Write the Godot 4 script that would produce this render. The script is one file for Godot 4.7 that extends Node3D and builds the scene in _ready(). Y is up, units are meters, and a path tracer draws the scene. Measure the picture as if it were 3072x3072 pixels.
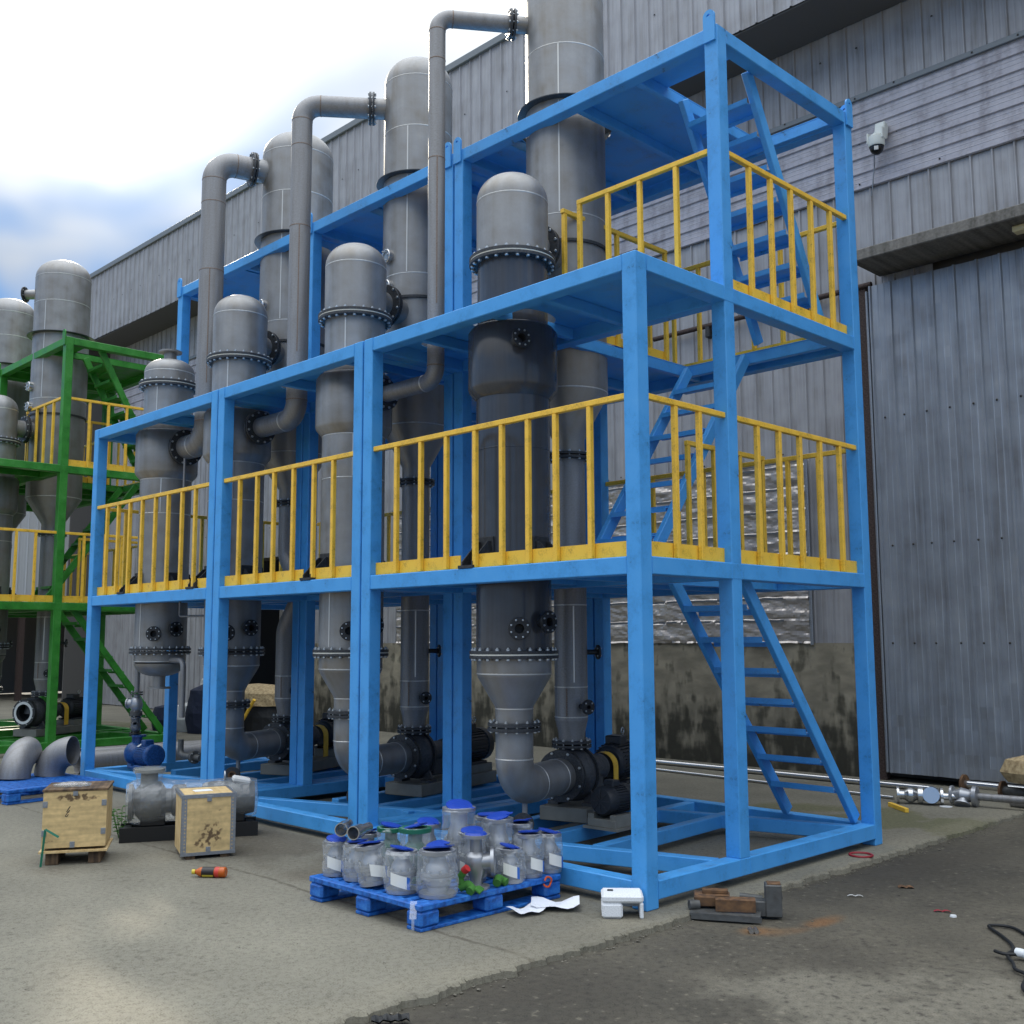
extends Node3D
# An evaporator plant in three blue steel frames beside a sheet-metal warehouse. Metres, y up; the front of the frames is z = 0, their near end x = 0.

class Geo:
	var v := PackedVector3Array()
	var n := PackedVector3Array()
	var t := PackedVector2Array()
	func tri(a: Vector3, b: Vector3, c: Vector3, na: Vector3, nb: Vector3, nc: Vector3, ta := Vector2.ZERO, tb := Vector2.ZERO, tc := Vector2.ZERO) -> void:
		if (c - a).cross(b - a).dot(na + nb + nc) < 0.0:
			v.append(a); v.append(c); v.append(b)
			n.append(na); n.append(nc); n.append(nb)
			t.append(ta); t.append(tc); t.append(tb)
		else:
			v.append(a); v.append(b); v.append(c)
			n.append(na); n.append(nb); n.append(nc)
			t.append(ta); t.append(tb); t.append(tc)
	func quad(a: Vector3, b: Vector3, c: Vector3, d: Vector3, nn: Vector3) -> void:
		tri(a, b, c, nn, nn, nn)
		tri(a, c, d, nn, nn, nn)
	func quadn(a: Vector3, b: Vector3, c: Vector3, d: Vector3, na: Vector3, nb: Vector3, nc: Vector3, nd: Vector3) -> void:
		tri(a, b, c, na, nb, nc)
		tri(a, c, d, na, nc, nd)
	func flat(a: Vector3, b: Vector3, c: Vector3, out: Vector3) -> void:
		var g := (b - a).cross(c - a)
		if g.length_squared() < 1e-16:
			return
		g = g.normalized()
		if g.dot(out) < 0.0:
			g = -g
		tri(a, b, c, g, g, g)
	func box(c: Vector3, size: Vector3, bas := Basis.IDENTITY, bev := 0.0) -> Geo:
		var h := size * 0.5
		var e := minf(bev, minf(h.x, minf(h.y, h.z)) * 0.6)
		for i in 3:
			var j := (i + 1) % 3
			var k := (i + 2) % 3
			for s in [-1.0, 1.0]:
				var p := []
				for q in [[-1, -1], [1, -1], [1, 1], [-1, 1]]:
					var w := Vector3.ZERO
					w[i] = s * h[i]
					w[j] = q[0] * (h[j] - e)
					w[k] = q[1] * (h[k] - e)
					p.append(c + bas * w)
				var m := Vector3.ZERO
				m[i] = s
				quad(p[0], p[1], p[2], p[3], bas * m)
				if e > 0.0:
					for s2 in [-1.0, 1.0]:
						var a := Vector3.ZERO
						a[i] = s * h[i]; a[j] = s2 * (h[j] - e); a[k] = -(h[k] - e)
						var b := a
						b[k] = h[k] - e
						var d := Vector3.ZERO
						d[i] = s * (h[i] - e); d[j] = s2 * h[j]; d[k] = -(h[k] - e)
						var f := d
						f[k] = h[k] - e
						var mm := Vector3.ZERO
						mm[i] = s; mm[j] = s2
						quad(c + bas * a, c + bas * b, c + bas * f, c + bas * d, (bas * mm).normalized())
		if e > 0.0:
			for sx in [-1.0, 1.0]:
				for sy in [-1.0, 1.0]:
					for sz in [-1.0, 1.0]:
						var sg := Vector3(sx, sy, sz)
						var a2 := sg * (h - Vector3(0, e, e))
						var b2 := sg * (h - Vector3(e, 0, e))
						var c2 := sg * (h - Vector3(e, e, 0))
						var nn := (bas * sg).normalized()
						tri(c + bas * a2, c + bas * b2, c + bas * c2, nn, nn, nn)
		return self
	func span(a: Vector3, b: Vector3, bev := 0.0) -> Geo:
		return box((a + b) * 0.5, (b - a).abs(), Basis.IDENTITY, bev)
	func beam(a: Vector3, b: Vector3, w: float, h: float, bev := 0.0, up := Vector3.UP) -> Geo:
		var d := (b - a).normalized()
		var x := up.cross(d)
		if x.length() < 0.01:
			x = Vector3.RIGHT
		x = x.normalized()
		return box((a + b) * 0.5, Vector3(w, h, a.distance_to(b)), Basis(x, d.cross(x), d), bev)
	func lathe(p: Array, seg := 32, xf := Transform3D.IDENTITY, a0 := 0.0, a1 := TAU) -> Geo:
		var m := p.size()
		var sn := []
		for i in m - 1:
			var e: Vector2 = p[i + 1] - p[i]
			sn.append(Vector2(e.y, -e.x).normalized() if e.length() > 1e-7 else Vector2.ZERO)
		var side := 1.0
		var tot := 0.0
		for i in m - 1:
			tot += sn[i].x * (p[i].x + p[i + 1].x) * p[i].distance_to(p[i + 1])
		if tot < 0.0:
			side = -1.0
		for i in m - 1:
			if sn[i] == Vector2.ZERO:
				continue
			var n0: Vector2 = sn[i]
			var n1: Vector2 = sn[i]
			if i > 0 and sn[i].dot(sn[i - 1]) > 0.8:
				n0 = (sn[i] + sn[i - 1]).normalized()
			if i < m - 2 and sn[i].dot(sn[i + 1]) > 0.8:
				n1 = (sn[i] + sn[i + 1]).normalized()
			n0 *= side
			n1 *= side
			for k in seg:
				var t0 := lerpf(a0, a1, float(k) / seg)
				var t1 := lerpf(a0, a1, float(k + 1) / seg)
				var c0 := cos(t0); var s0 := sin(t0); var c1 := cos(t1); var s1 := sin(t1)
				var A: Vector3 = xf * Vector3(p[i].x * c0, p[i].y, p[i].x * s0)
				var B: Vector3 = xf * Vector3(p[i].x * c1, p[i].y, p[i].x * s1)
				var C: Vector3 = xf * Vector3(p[i + 1].x * c1, p[i + 1].y, p[i + 1].x * s1)
				var D: Vector3 = xf * Vector3(p[i + 1].x * c0, p[i + 1].y, p[i + 1].x * s0)
				var nA := xf.basis * Vector3(n0.x * c0, n0.y, n0.x * s0)
				var nB := xf.basis * Vector3(n0.x * c1, n0.y, n0.x * s1)
				var nC := xf.basis * Vector3(n1.x * c1, n1.y, n1.x * s1)
				var nD := xf.basis * Vector3(n1.x * c0, n1.y, n1.x * s0)
				if p[i].x > 1e-5:
					tri(A, B, C, nA, nB, nC)
				if p[i + 1].x > 1e-5:
					tri(A, C, D, nA, nC, nD)
		return self
	func tube(path: Array, r: float, seg := 16, caps := true, inner := 0.0) -> Geo:
		var m := path.size()
		var d: Vector3 = (path[1] - path[0]).normalized()
		var x := d.cross(Vector3.UP)
		if x.length() < 0.05:
			x = d.cross(Vector3.RIGHT)
		x = x.normalized()
		var rings := []
		var nrm := []
		for i in m:
			var q: Vector3
			if i == 0:
				q = path[1] - path[0]
			elif i == m - 1:
				q = path[m - 1] - path[m - 2]
			else:
				q = (path[i + 1] - path[i]).normalized() + (path[i] - path[i - 1]).normalized()
			q = q.normalized()
			x = (x - q * x.dot(q)).normalized()
			var y := q.cross(x)
			var ring := []
			var rn := []
			for k in seg:
				var a := TAU * k / seg
				var o := x * cos(a) + y * sin(a)
				ring.append(path[i] + o * r)
				rn.append(o)
			rings.append(ring)
			nrm.append(rn)
		for i in m - 1:
			for k in seg:
				var k2 := (k + 1) % seg
				quadn(rings[i][k], rings[i][k2], rings[i + 1][k2], rings[i + 1][k], nrm[i][k], nrm[i][k2], nrm[i + 1][k2], nrm[i + 1][k])
		if caps:
			for e in [0, m - 1]:
				var nn: Vector3 = (path[1] - path[0]).normalized() * -1.0 if e == 0 else (path[m - 1] - path[m - 2]).normalized()
				for k in seg:
					var k2 := (k + 1) % seg
					if inner > 0.0:
						var pa: Vector3 = path[e] + nrm[e][k] * inner
						var pb: Vector3 = path[e] + nrm[e][k2] * inner
						quad(rings[e][k], rings[e][k2], pb, pa, nn)
						var deep: Vector3 = nn * -0.05
						quadn(pa, pb, pb + deep, pa + deep, -nrm[e][k], -nrm[e][k2], -nrm[e][k2], -nrm[e][k])
					else:
						tri(path[e], rings[e][k], rings[e][k2], nn, nn, nn)
		return self
	func mesh() -> ArrayMesh:
		var arr := []
		arr.resize(Mesh.ARRAY_MAX)
		arr[Mesh.ARRAY_VERTEX] = v
		arr[Mesh.ARRAY_NORMAL] = n
		arr[Mesh.ARRAY_TEX_UV] = t
		var am := ArrayMesh.new()
		am.add_surface_from_arrays(Mesh.PRIMITIVE_TRIANGLES, arr)
		return am

var M := {}
var names := {}
var rng := RandomNumberGenerator.new()

func numbered(s: String) -> String:
	var k: int = names.get(s, -1) + 1
	names[s] = k
	return s if k == 0 else "%s_%03d" % [s, k]

func tag(o: Node3D, label: String, category: String, group := "") -> Node3D:
	o.set_meta("label", label)
	o.set_meta("category", category)
	if group != "":
		o.set_meta("group", group)
	return o

func thing(called: String, at: Vector3, label: String, category: String, group := "", turn := 0.0) -> Node3D:
	var o := Node3D.new()
	o.name = numbered(called)
	add_child(o)
	o.position = at
	o.rotation.y = turn
	return tag(o, label, category, group)

func put(called: String, g: Geo, m: Material, parent: Node) -> MeshInstance3D:
	return putm(called, g.mesh(), m, parent)

func putm(called: String, me: Mesh, m: Material, parent: Node, xf := Transform3D.IDENTITY) -> MeshInstance3D:
	var o := MeshInstance3D.new()
	o.mesh = me
	o.material_override = m
	o.name = numbered(called) if parent == self else called
	parent.add_child(o, true)
	o.transform = xf
	return o

func solo(called: String, g: Geo, m: Material, label: String, category: String, group := "", at := Vector3.ZERO, turn := 0.0) -> MeshInstance3D:
	var o := put(called, g, m, self)
	o.position = at
	o.rotation.y = turn
	tag(o, label, category, group)
	return o

func structure(o: Node3D) -> Node3D:
	o.set_meta("kind", "structure")
	return o

func stuff(o: Node3D) -> Node3D:
	o.set_meta("kind", "stuff")
	return o

func axis(at: Vector3, d: Vector3) -> Transform3D:   # a frame whose y axis runs along d
	d = d.normalized()
	var x := d.cross(Vector3.UP)
	if x.length() < 0.01:
		x = Vector3.RIGHT
	x = x.normalized()
	return Transform3D(Basis(x, d, x.cross(d)), at)

func bent(pts: Array, r: float, steps := 8) -> Array:   # a polyline with rounded corners
	var out := [pts[0]]
	for i in range(1, pts.size() - 1):
		var a: Vector3 = (pts[i - 1] - pts[i]).normalized()
		var b: Vector3 = (pts[i + 1] - pts[i]).normalized()
		var th := acos(clampf(a.dot(b), -1.0, 1.0))
		if th > 3.1:
			out.append(pts[i])
			continue
		var cut := r / tan(th * 0.5)
		var c: Vector3 = pts[i] + (a + b).normalized() * (r / sin(th * 0.5))
		var p0: Vector3 = pts[i] + a * cut - c
		var p1: Vector3 = pts[i] + b * cut - c
		for k in steps + 1:
			out.append(c + p0.slerp(p1, float(k) / steps))
	out.append(pts[pts.size() - 1])
	return out

func v2(a: Array) -> Array:
	var o := []
	for p in a:
		o.append(Vector2(p[0], p[1]))
	return o

# ---- computed textures ----
func noise_bytes(size: int, freq: float, sd: int, oct := 4, squash := 1, type := FastNoiseLite.TYPE_SIMPLEX_SMOOTH) -> PackedByteArray:
	var f := FastNoiseLite.new()
	f.seed = sd
	f.noise_type = type
	f.frequency = freq
	f.fractal_octaves = oct
	var im := f.get_seamless_image(size, maxi(8, size / squash))
	if squash > 1:
		im.resize(size, size, Image.INTERPOLATE_CUBIC)
	im.convert(Image.FORMAT_L8)
	return im.get_data()

func ramp(stops: Array) -> PackedByteArray:
	var g := Gradient.new()
	g.offsets = PackedFloat32Array(stops.map(func(s): return s[0]))
	g.colors = PackedColorArray(stops.map(func(s): return s[1]))
	var b := PackedByteArray()
	for i in 256:
		var c := g.sample(i / 255.0)
		b.append(c.r8); b.append(c.g8); b.append(c.b8)
	return b

func mix_tex(size: int, layers: Array, stops: Array) -> ImageTexture:   # layers: [bytes, weight]
	var lut := ramp(stops)
	var o := PackedByteArray()
	o.resize(size * size * 3)
	var ls: int = layers.size()
	var b0: PackedByteArray = layers[0][0]
	var w0: float = layers[0][1]
	var b1: PackedByteArray = layers[1 % ls][0]
	var w1: float = layers[1 % ls][1] if ls > 1 else 0.0
	var b2: PackedByteArray = layers[2 % ls][0]
	var w2: float = layers[2 % ls][1] if ls > 2 else 0.0
	for i in size * size:
		var q := clampi(int(128.0 + (b0[i] - 128.0) * w0 + (b1[i] - 128.0) * w1 + (b2[i] - 128.0) * w2), 0, 255) * 3
		o[i * 3] = lut[q]
		o[i * 3 + 1] = lut[q + 1]
		o[i * 3 + 2] = lut[q + 2]
	return ImageTexture.create_from_image(Image.create_from_data(size, size, false, Image.FORMAT_RGB8, o))

func rgb(r: int, g: int, b: int) -> Color:
	return Color8(r, g, b)

func mat(called: String, c: Color, rough := 0.6, metal := 0.0, tex: Texture2D = null, metres := 1.0, world := true) -> StandardMaterial3D:
	var m := StandardMaterial3D.new()
	m.resource_name = called
	m.albedo_color = c
	m.roughness = rough
	m.metallic = metal
	if tex:
		m.albedo_texture = tex
		m.uv1_triplanar = true
		m.uv1_world_triplanar = world
		m.uv1_scale = Vector3.ONE / metres
	M[called] = m
	return m

func bump(m: StandardMaterial3D, bytes: PackedByteArray, size: int, cm: float) -> void:
	var im := Image.create_from_data(size, size, false, Image.FORMAT_L8, bytes)
	m.heightmap_enabled = true
	m.heightmap_texture = ImageTexture.create_from_image(im)
	m.heightmap_scale = cm

func materials() -> void:
	var W := Color.WHITE
	var n512 := noise_bytes(512, 0.012, 1, 5)
	var f512 := noise_bytes(512, 0.09, 2, 4)
	var g512 := noise_bytes(512, 0.3, 3, 2)
	var streak := noise_bytes(512, 0.03, 4, 4, 16)
	var fine_streak := noise_bytes(512, 0.12, 5, 3, 24)
	# paint: mostly one colour, chalky patches and small scuffs
	var pb := func(base: Color, lo: float, hi: float) -> Array:
		return [[0.0, Color8(58, 52, 48)], [0.07, base.darkened(0.3)], [0.13, base.darkened(lo * 1.8)], [0.3, base.darkened(lo)], [0.5, base], [0.72, base.lightened(hi * 0.5)], [0.9, base.lightened(hi)], [1.0, base.lightened(hi * 3.0)]]
	mat("blue_paint", W, 0.42, 0.0, mix_tex(512, [[n512, 0.75], [f512, 0.35], [g512, 0.32]], pb.call(rgb(72, 158, 226), 0.05, 0.04)), 1.7)
	mat("green_paint", W, 0.45, 0.0, mix_tex(512, [[n512, 0.8], [f512, 0.4], [g512, 0.25]], pb.call(rgb(46, 130, 38), 0.1, 0.1)), 1.9)
	mat("yellow_paint", W, 0.45, 0.0, mix_tex(512, [[n512, 0.7], [f512, 0.5], [g512, 0.3]], pb.call(rgb(246, 196, 64), 0.08, 0.04)), 0.9)
	var rt := mix_tex(512, [[n512, 0.8], [f512, 0.5]], [[0.0, rgb(70, 70, 70)], [0.5, rgb(118, 118, 118)], [1.0, rgb(170, 170, 170)]])
	for k in ["blue_paint", "yellow_paint", "green_paint"]:
		M[k].roughness = 1.0
		M[k].roughness_texture = rt
	var st := mat("stainless", W, 0.46, 0.55, mix_tex(512, [[n512, 0.6], [streak, 0.4], [g512, 0.12]], [[0.0, rgb(104, 97, 88)], [0.2, rgb(132, 127, 120)], [0.4, rgb(143, 141, 138)], [0.6, rgb(150, 150, 150)], [1.0, rgb(172, 171, 169)]]), 1.9)
	st.metallic_specular = 0.5
	st.roughness = 1.0
	st.roughness_texture = rt
	mat("steel_pipe", W, 0.5, 0.5, mix_tex(512, [[f512, 0.4], [streak, 0.4], [g512, 0.2]], [[0.0, rgb(106, 99, 92)], [0.4, rgb(138, 136, 135)], [0.65, rgb(147, 147, 148)], [1.0, rgb(168, 168, 168)]]), 0.9)
	mat("dark_shell", W, 0.2, 0.0, mix_tex(512, [[n512, 0.5], [fine_streak, 0.35], [g512, 0.05]], [[0.0, rgb(58, 59, 63)], [0.5, rgb(66, 68, 73)], [1.0, rgb(78, 80, 86)]]), 1.6)
	mat("weld", rgb(205, 203, 198), 0.35, 0.6)
	mat("burnt_weld", W, 0.5, 0.4, mix_tex(256, [[noise_bytes(256, 0.08, 6), 1.0]], [[0.0, rgb(92, 66, 48)], [0.5, rgb(128, 112, 100)], [1.0, rgb(165, 160, 155)]]), 0.2)
	mat("flange_steel", W, 0.5, 0.35, mix_tex(256, [[noise_bytes(256, 0.06, 7), 0.8]], [[0.0, rgb(42, 42, 44)], [0.5, rgb(62, 64, 67)], [1.0, rgb(92, 92, 92)]]), 0.3)
	mat("gasket", rgb(222, 220, 208), 0.5)
	mat("bolt_zinc", rgb(188, 192, 194), 0.3, 0.8)
	mat("black_iron", W, 0.55, 0.0, mix_tex(256, [[noise_bytes(256, 0.05, 8), 0.8]], [[0.0, rgb(24, 24, 26)], [0.5, rgb(40, 42, 45)], [1.0, rgb(66, 66, 68)]]), 0.4)
	mat("pump_iron", W, 0.5, 0.2, mix_tex(256, [[noise_bytes(256, 0.05, 9), 0.8]], [[0.0, rgb(48, 49, 52)], [0.5, rgb(70, 72, 76)], [1.0, rgb(98, 98, 98)]]), 0.4)
	mat("motor_black", rgb(36, 40, 46), 0.45)
	mat("motor_blue", W, 0.35, 0.0, mix_tex(256, [[noise_bytes(256, 0.05, 10), 0.7]], [[0.0, rgb(18, 42, 78)], [0.5, rgb(26, 70, 128)], [1.0, rgb(60, 108, 158)]]), 0.4)
	mat("plinth_grey", W, 0.7, 0.0, mix_tex(256, [[noise_bytes(256, 0.02, 11), 0.6]], [[0.0, rgb(104, 100, 92)], [0.5, rgb(120, 120, 113)], [1.0, rgb(134, 134, 127)]]), 0.8)
	mat("rust", W, 0.85, 0.0, mix_tex(256, [[noise_bytes(256, 0.03, 12), 0.8]], [[0.0, rgb(62, 48, 38)], [0.4, rgb(92, 68, 48)], [0.7, rgb(122, 88, 56)], [1.0, rgb(116, 106, 94)]]), 0.5)
	mat("grey_iron", W, 0.55, 0.3, mix_tex(256, [[noise_bytes(256, 0.03, 13), 0.7]], [[0.0, rgb(66, 60, 54)], [0.5, rgb(88, 89, 88)], [1.0, rgb(112, 112, 110)]]), 0.5)
	mat("cast_silver", rgb(164, 166, 170), 0.38, 0.7)
	mat("bright_steel", rgb(200, 200, 200), 0.22, 0.9)
	mat("valve_green", rgb(22, 98, 74), 0.45)
	mat("cap_blue", rgb(28, 66, 168), 0.4)
	mat("pallet_blue", W, 0.5, 0.0, mix_tex(256, [[noise_bytes(256, 0.03, 14), 1.0], [noise_bytes(256, 0.3, 15, 2), 0.5]], [[0.0, rgb(20, 62, 122)], [0.5, rgb(24, 100, 188)], [1.0, rgb(60, 130, 204)]]), 0.5)
	var bag := mat("plastic_film", Color(0.96, 0.98, 1.0, 0.14), 0.2)
	bag.transparency = BaseMaterial3D.TRANSPARENCY_ALPHA
	var bag2 := mat("stretch_wrap", Color(0.85, 0.88, 0.9, 0.12), 0.18)
	bag2.transparency = BaseMaterial3D.TRANSPARENCY_ALPHA
	mat("label_white", rgb(226, 226, 220), 0.7)
	mat("label_blue", rgb(44, 104, 190), 0.6)
	mat("paper", rgb(232, 234, 240), 0.8)
	mat("foam", W, 0.85, 0.0, mix_tex(256, [[noise_bytes(256, 0.1, 16), 0.9]], [[0.0, rgb(190, 192, 190)], [0.5, rgb(228, 230, 232)], [1.0, rgb(240, 242, 244)]]), 0.25)
	# plywood: stretched grain
	mat("plywood", W, 0.75, 0.0, mix_tex(512, [[streak, 0.4], [n512, 0.4], [fine_streak, 0.3]], [[0.0, rgb(168, 138, 90)], [0.3, rgb(196, 166, 114)], [0.5, rgb(208, 180, 128)], [1.0, rgb(222, 198, 150)]]), 0.9, false)
	mat("old_wood", W, 0.85, 0.0, mix_tex(512, [[streak, 0.8], [n512, 0.5]], [[0.0, rgb(48, 38, 30)], [0.5, rgb(92, 72, 52)], [1.0, rgb(132, 108, 80)]]), 0.7, false)
	mat("galvanised", W, 0.4, 0.7, mix_tex(256, [[noise_bytes(256, 0.08, 17, 2, 1, FastNoiseLite.TYPE_CELLULAR), 0.6]], [[0.0, rgb(128, 132, 138)], [1.0, rgb(176, 180, 184)]]), 0.4)
	mat("strap_green", rgb(26, 112, 86), 0.5)
	mat("rubber_black", rgb(24, 25, 26), 0.6)
	mat("white_plastic", rgb(222, 224, 224), 0.45)
	mat("orange_rubber", rgb(206, 84, 26), 0.55)
	mat("glove_green", rgb(62, 118, 46), 0.9)
	mat("glove_red", rgb(176, 36, 36), 0.85)
	mat("canvas", W, 0.9, 0.0, mix_tex(256, [[noise_bytes(256, 0.04, 18), 1.0]], [[0.0, rgb(110, 92, 66)], [0.5, rgb(176, 154, 116)], [1.0, rgb(202, 184, 148)]]), 0.6)
	mat("leaf", rgb(72, 112, 54), 0.6)
	M.leaf.backlight_enabled = true
	M.leaf.backlight = Color(0.2, 0.35, 0.08)
	mat("tea_bottle", Color(0.72, 0.34, 0.06), 0.2)
	mat("bottle_black", rgb(30, 24, 22), 0.4)
	mat("bottle_red", rgb(196, 58, 44), 0.4)
	mat("bottle_yellow", rgb(206, 184, 60), 0.4)
	var gl := mat("sight_glass", Color(0.5, 0.55, 0.6), 0.05, 0.0)
	gl.metallic_specular = 0.8
	# sheet metal
	var sheet_stops := [[0.0, rgb(116, 112, 108)], [0.3, rgb(146, 145, 146)], [0.5, rgb(157, 157, 160)], [1.0, rgb(178, 178, 180)]]
	mat("wall_sheet", W, 0.5, 0.25, mix_tex(512, [[streak, 0.45], [n512, 0.4], [fine_streak, 0.3]], sheet_stops), 3.1)
	mat("door_sheet", W, 0.36, 0.5, mix_tex(512, [[streak, 0.4], [n512, 0.5], [fine_streak, 0.3]], [[0.0, rgb(122, 122, 124)], [0.4, rgb(148, 152, 158)], [0.6, rgb(156, 161, 168)], [1.0, rgb(178, 180, 182)]]), 3.3)
	mat("band_sheet", W, 0.5, 0.2, mix_tex(512, [[streak, 0.4], [n512, 0.6], [f512, 0.3]], [[0.0, rgb(132, 128, 132)], [0.5, rgb(172, 170, 177)], [1.0, rgb(188, 186, 192)]]), 2.7)
	mat("white_sheet", rgb(196, 200, 204), 0.5, 0.1)
	mat("roof_trim", rgb(120, 126, 130), 0.5, 0.3)
	mat("soffit", rgb(92, 90, 88), 0.8)
	mat("rail_brown", W, 0.8, 0.0, mix_tex(256, [[noise_bytes(256, 0.06, 19), 1.0]], [[0.0, rgb(40, 30, 28)], [0.5, rgb(66, 52, 48)], [1.0, rgb(90, 76, 70)]]), 0.4)
	mat("canopy_concrete", W, 0.85, 0.0, mix_tex(512, [[streak, 0.6], [f512, 0.4]], [[0.0, rgb(72, 69, 62)], [0.4, rgb(106, 103, 97)], [0.7, rgb(126, 122, 116)], [1.0, rgb(146, 142, 136)]]), 2.1)
	# dado: render stained with mould from the ground and under the wall sheets, with ragged streaks
	mat("screw", rgb(58, 56, 54), 0.5, 0.3)
	var foil := mat("foil", W, 0.34, 0.6, mix_tex(512, [[n512, 0.5], [f512, 0.2]], [[0.0, rgb(150, 140, 130)], [0.5, rgb(184, 177, 171)], [1.0, rgb(206, 201, 197)]]), 1.4)
	foil.metallic_specular = 0.5
	mat("foil_line", rgb(96, 100, 106), 0.5, 0.3)
	mat("lamp_cover", rgb(226, 214, 170), 0.4)
	mat("dark_room", rgb(122, 120, 116), 0.9)
	mat("camera_white", rgb(218, 222, 216), 0.45)
	mat("camera_black", rgb(20, 20, 22), 0.15)
	mat("red_plastic", rgb(150, 40, 48), 0.5)
	mat("cloth_white", rgb(206, 206, 204), 0.9)
	mat("navy_cloth", rgb(36, 44, 66), 0.9)
	mat("stone", W, 0.9, 0.0, mix_tex(256, [[noise_bytes(256, 0.1, 21), 1.0]], [[0.0, rgb(70, 66, 58)], [0.5, rgb(104, 99, 88)], [1.0, rgb(138, 133, 120)]]), 0.2)

# ---- sky, light, camera ----
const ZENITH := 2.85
const SUN := Vector3(-0.806, 0.489, -0.334)

func sky_image() -> ImageTexture:
	var w := 1024
	var h := 512
	var n1 := FastNoiseLite.new()
	n1.seed = 31; n1.frequency = 1.0; n1.fractal_octaves = 5; n1.noise_type = FastNoiseLite.TYPE_SIMPLEX_SMOOTH
	var n2 := FastNoiseLite.new()
	n2.seed = 47; n2.frequency = 3.4; n2.fractal_octaves = 4
	var d := PackedFloat32Array()
	d.resize(w * h * 3)
	var sun := SUN.normalized()
	for j in h:
		var th := (j + 0.5) / h * PI
		var y := cos(th)
		var r := sin(th)
		for i in w:
			var o := (j * w + i) * 3
			if y < -0.02:
				d[o] = 0.2; d[o + 1] = 0.19; d[o + 2] = 0.17
				continue
			var a := (i + 0.5) / w * TAU
			var e := Vector3(sin(a) * r, y, -cos(a) * r)
			var up := maxf(y, 0.0)
			var k := 1.0 / (up + 0.2)
			var p := Vector3(e.x * k, 0.0, e.z * k)
			var warp := 0.5 * n1.get_noise_3d(p.x * 0.8, 20.0, p.z * 0.8)
			var c := n1.get_noise_3d(p.x * 0.5 + warp, 1.7, p.z * 0.85) + 0.4 * n2.get_noise_3d(p.x * 0.45 + warp, 4.0, p.z * 0.9)
			# thin high cloud, closing towards the zenith, over blue
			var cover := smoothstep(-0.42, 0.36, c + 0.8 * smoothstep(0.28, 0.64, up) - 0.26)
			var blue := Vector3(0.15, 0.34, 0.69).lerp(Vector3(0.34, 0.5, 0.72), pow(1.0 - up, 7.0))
			var lum := ZENITH * (0.115 + 0.885 * pow(up, 2.0)) * (1.0 + 0.3 * n2.get_noise_3d(p.x * 0.4, 9.0, p.z * 0.6))  # cloud brightness steepened towards the unseen zenith to light the frames
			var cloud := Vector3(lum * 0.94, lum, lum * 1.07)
			var col := blue.lerp(cloud, cover)
			var ang := rad_to_deg(acos(clampf(e.dot(sun), -1.0, 1.0)))
			var glow := 1.8 * exp(-ang * ang / 30.0) + 0.06 * exp(-ang / 12.0)
			col += Vector3(1.0, 0.99, 0.96) * glow * (0.4 + 0.6 * cover)
			d[o] = col.x; d[o + 1] = col.y; d[o + 2] = col.z
	return ImageTexture.create_from_image(Image.create_from_data(w, h, false, Image.FORMAT_RGBF, d.to_byte_array()))

func light_and_camera() -> void:
	var cam := Camera3D.new()
	cam.name = "camera"
	add_child(cam)
	cam.fov = 51.33
	cam.far = 900.0
	cam.position = Vector3(4.2546, 1.6616, 5.3227)
	cam.basis = Basis.from_euler(Vector3(0.1189, 0.7946, -0.0040), EULER_ORDER_YXZ)
	var sun := DirectionalLight3D.new()
	sun.name = "sun"
	add_child(sun)
	sun.look_at_from_position(Vector3.ZERO, -SUN, Vector3.UP)
	sun.light_energy = 0.8
	sun.light_color = Color(1.0, 0.95, 0.86)
	sun.light_angular_distance = 1.5
	sun.shadow_enabled = true
	var we := WorldEnvironment.new()
	we.name = "world"
	add_child(we)
	var e := Environment.new()
	we.environment = e
	e.background_mode = Environment.BG_SKY
	var sm := PanoramaSkyMaterial.new()
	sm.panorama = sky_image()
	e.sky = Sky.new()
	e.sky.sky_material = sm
	e.tonemap_mode = Environment.TONE_MAPPER_LINEAR
	e.tonemap_exposure = 1.15
	e.sdfgi_enabled = true
	e.ssao_enabled = true
	e.ssil_enabled = true

# ---- ground ----
func spot(x: float, z: float, cx: float, cz: float, rx: float, rz: float) -> float:
	var q := ((x - cx) / rx) ** 2 + ((z - cz) / rz) ** 2
	return exp(-q)

func seg_dist(p: Vector2, pts: Array) -> float:
	var best := 99.0
	for i in pts.size() - 1:
		best = minf(best, p.distance_to(Geometry2D.get_closest_point_to_segment(p, pts[i], pts[i + 1])))
	return best

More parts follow.
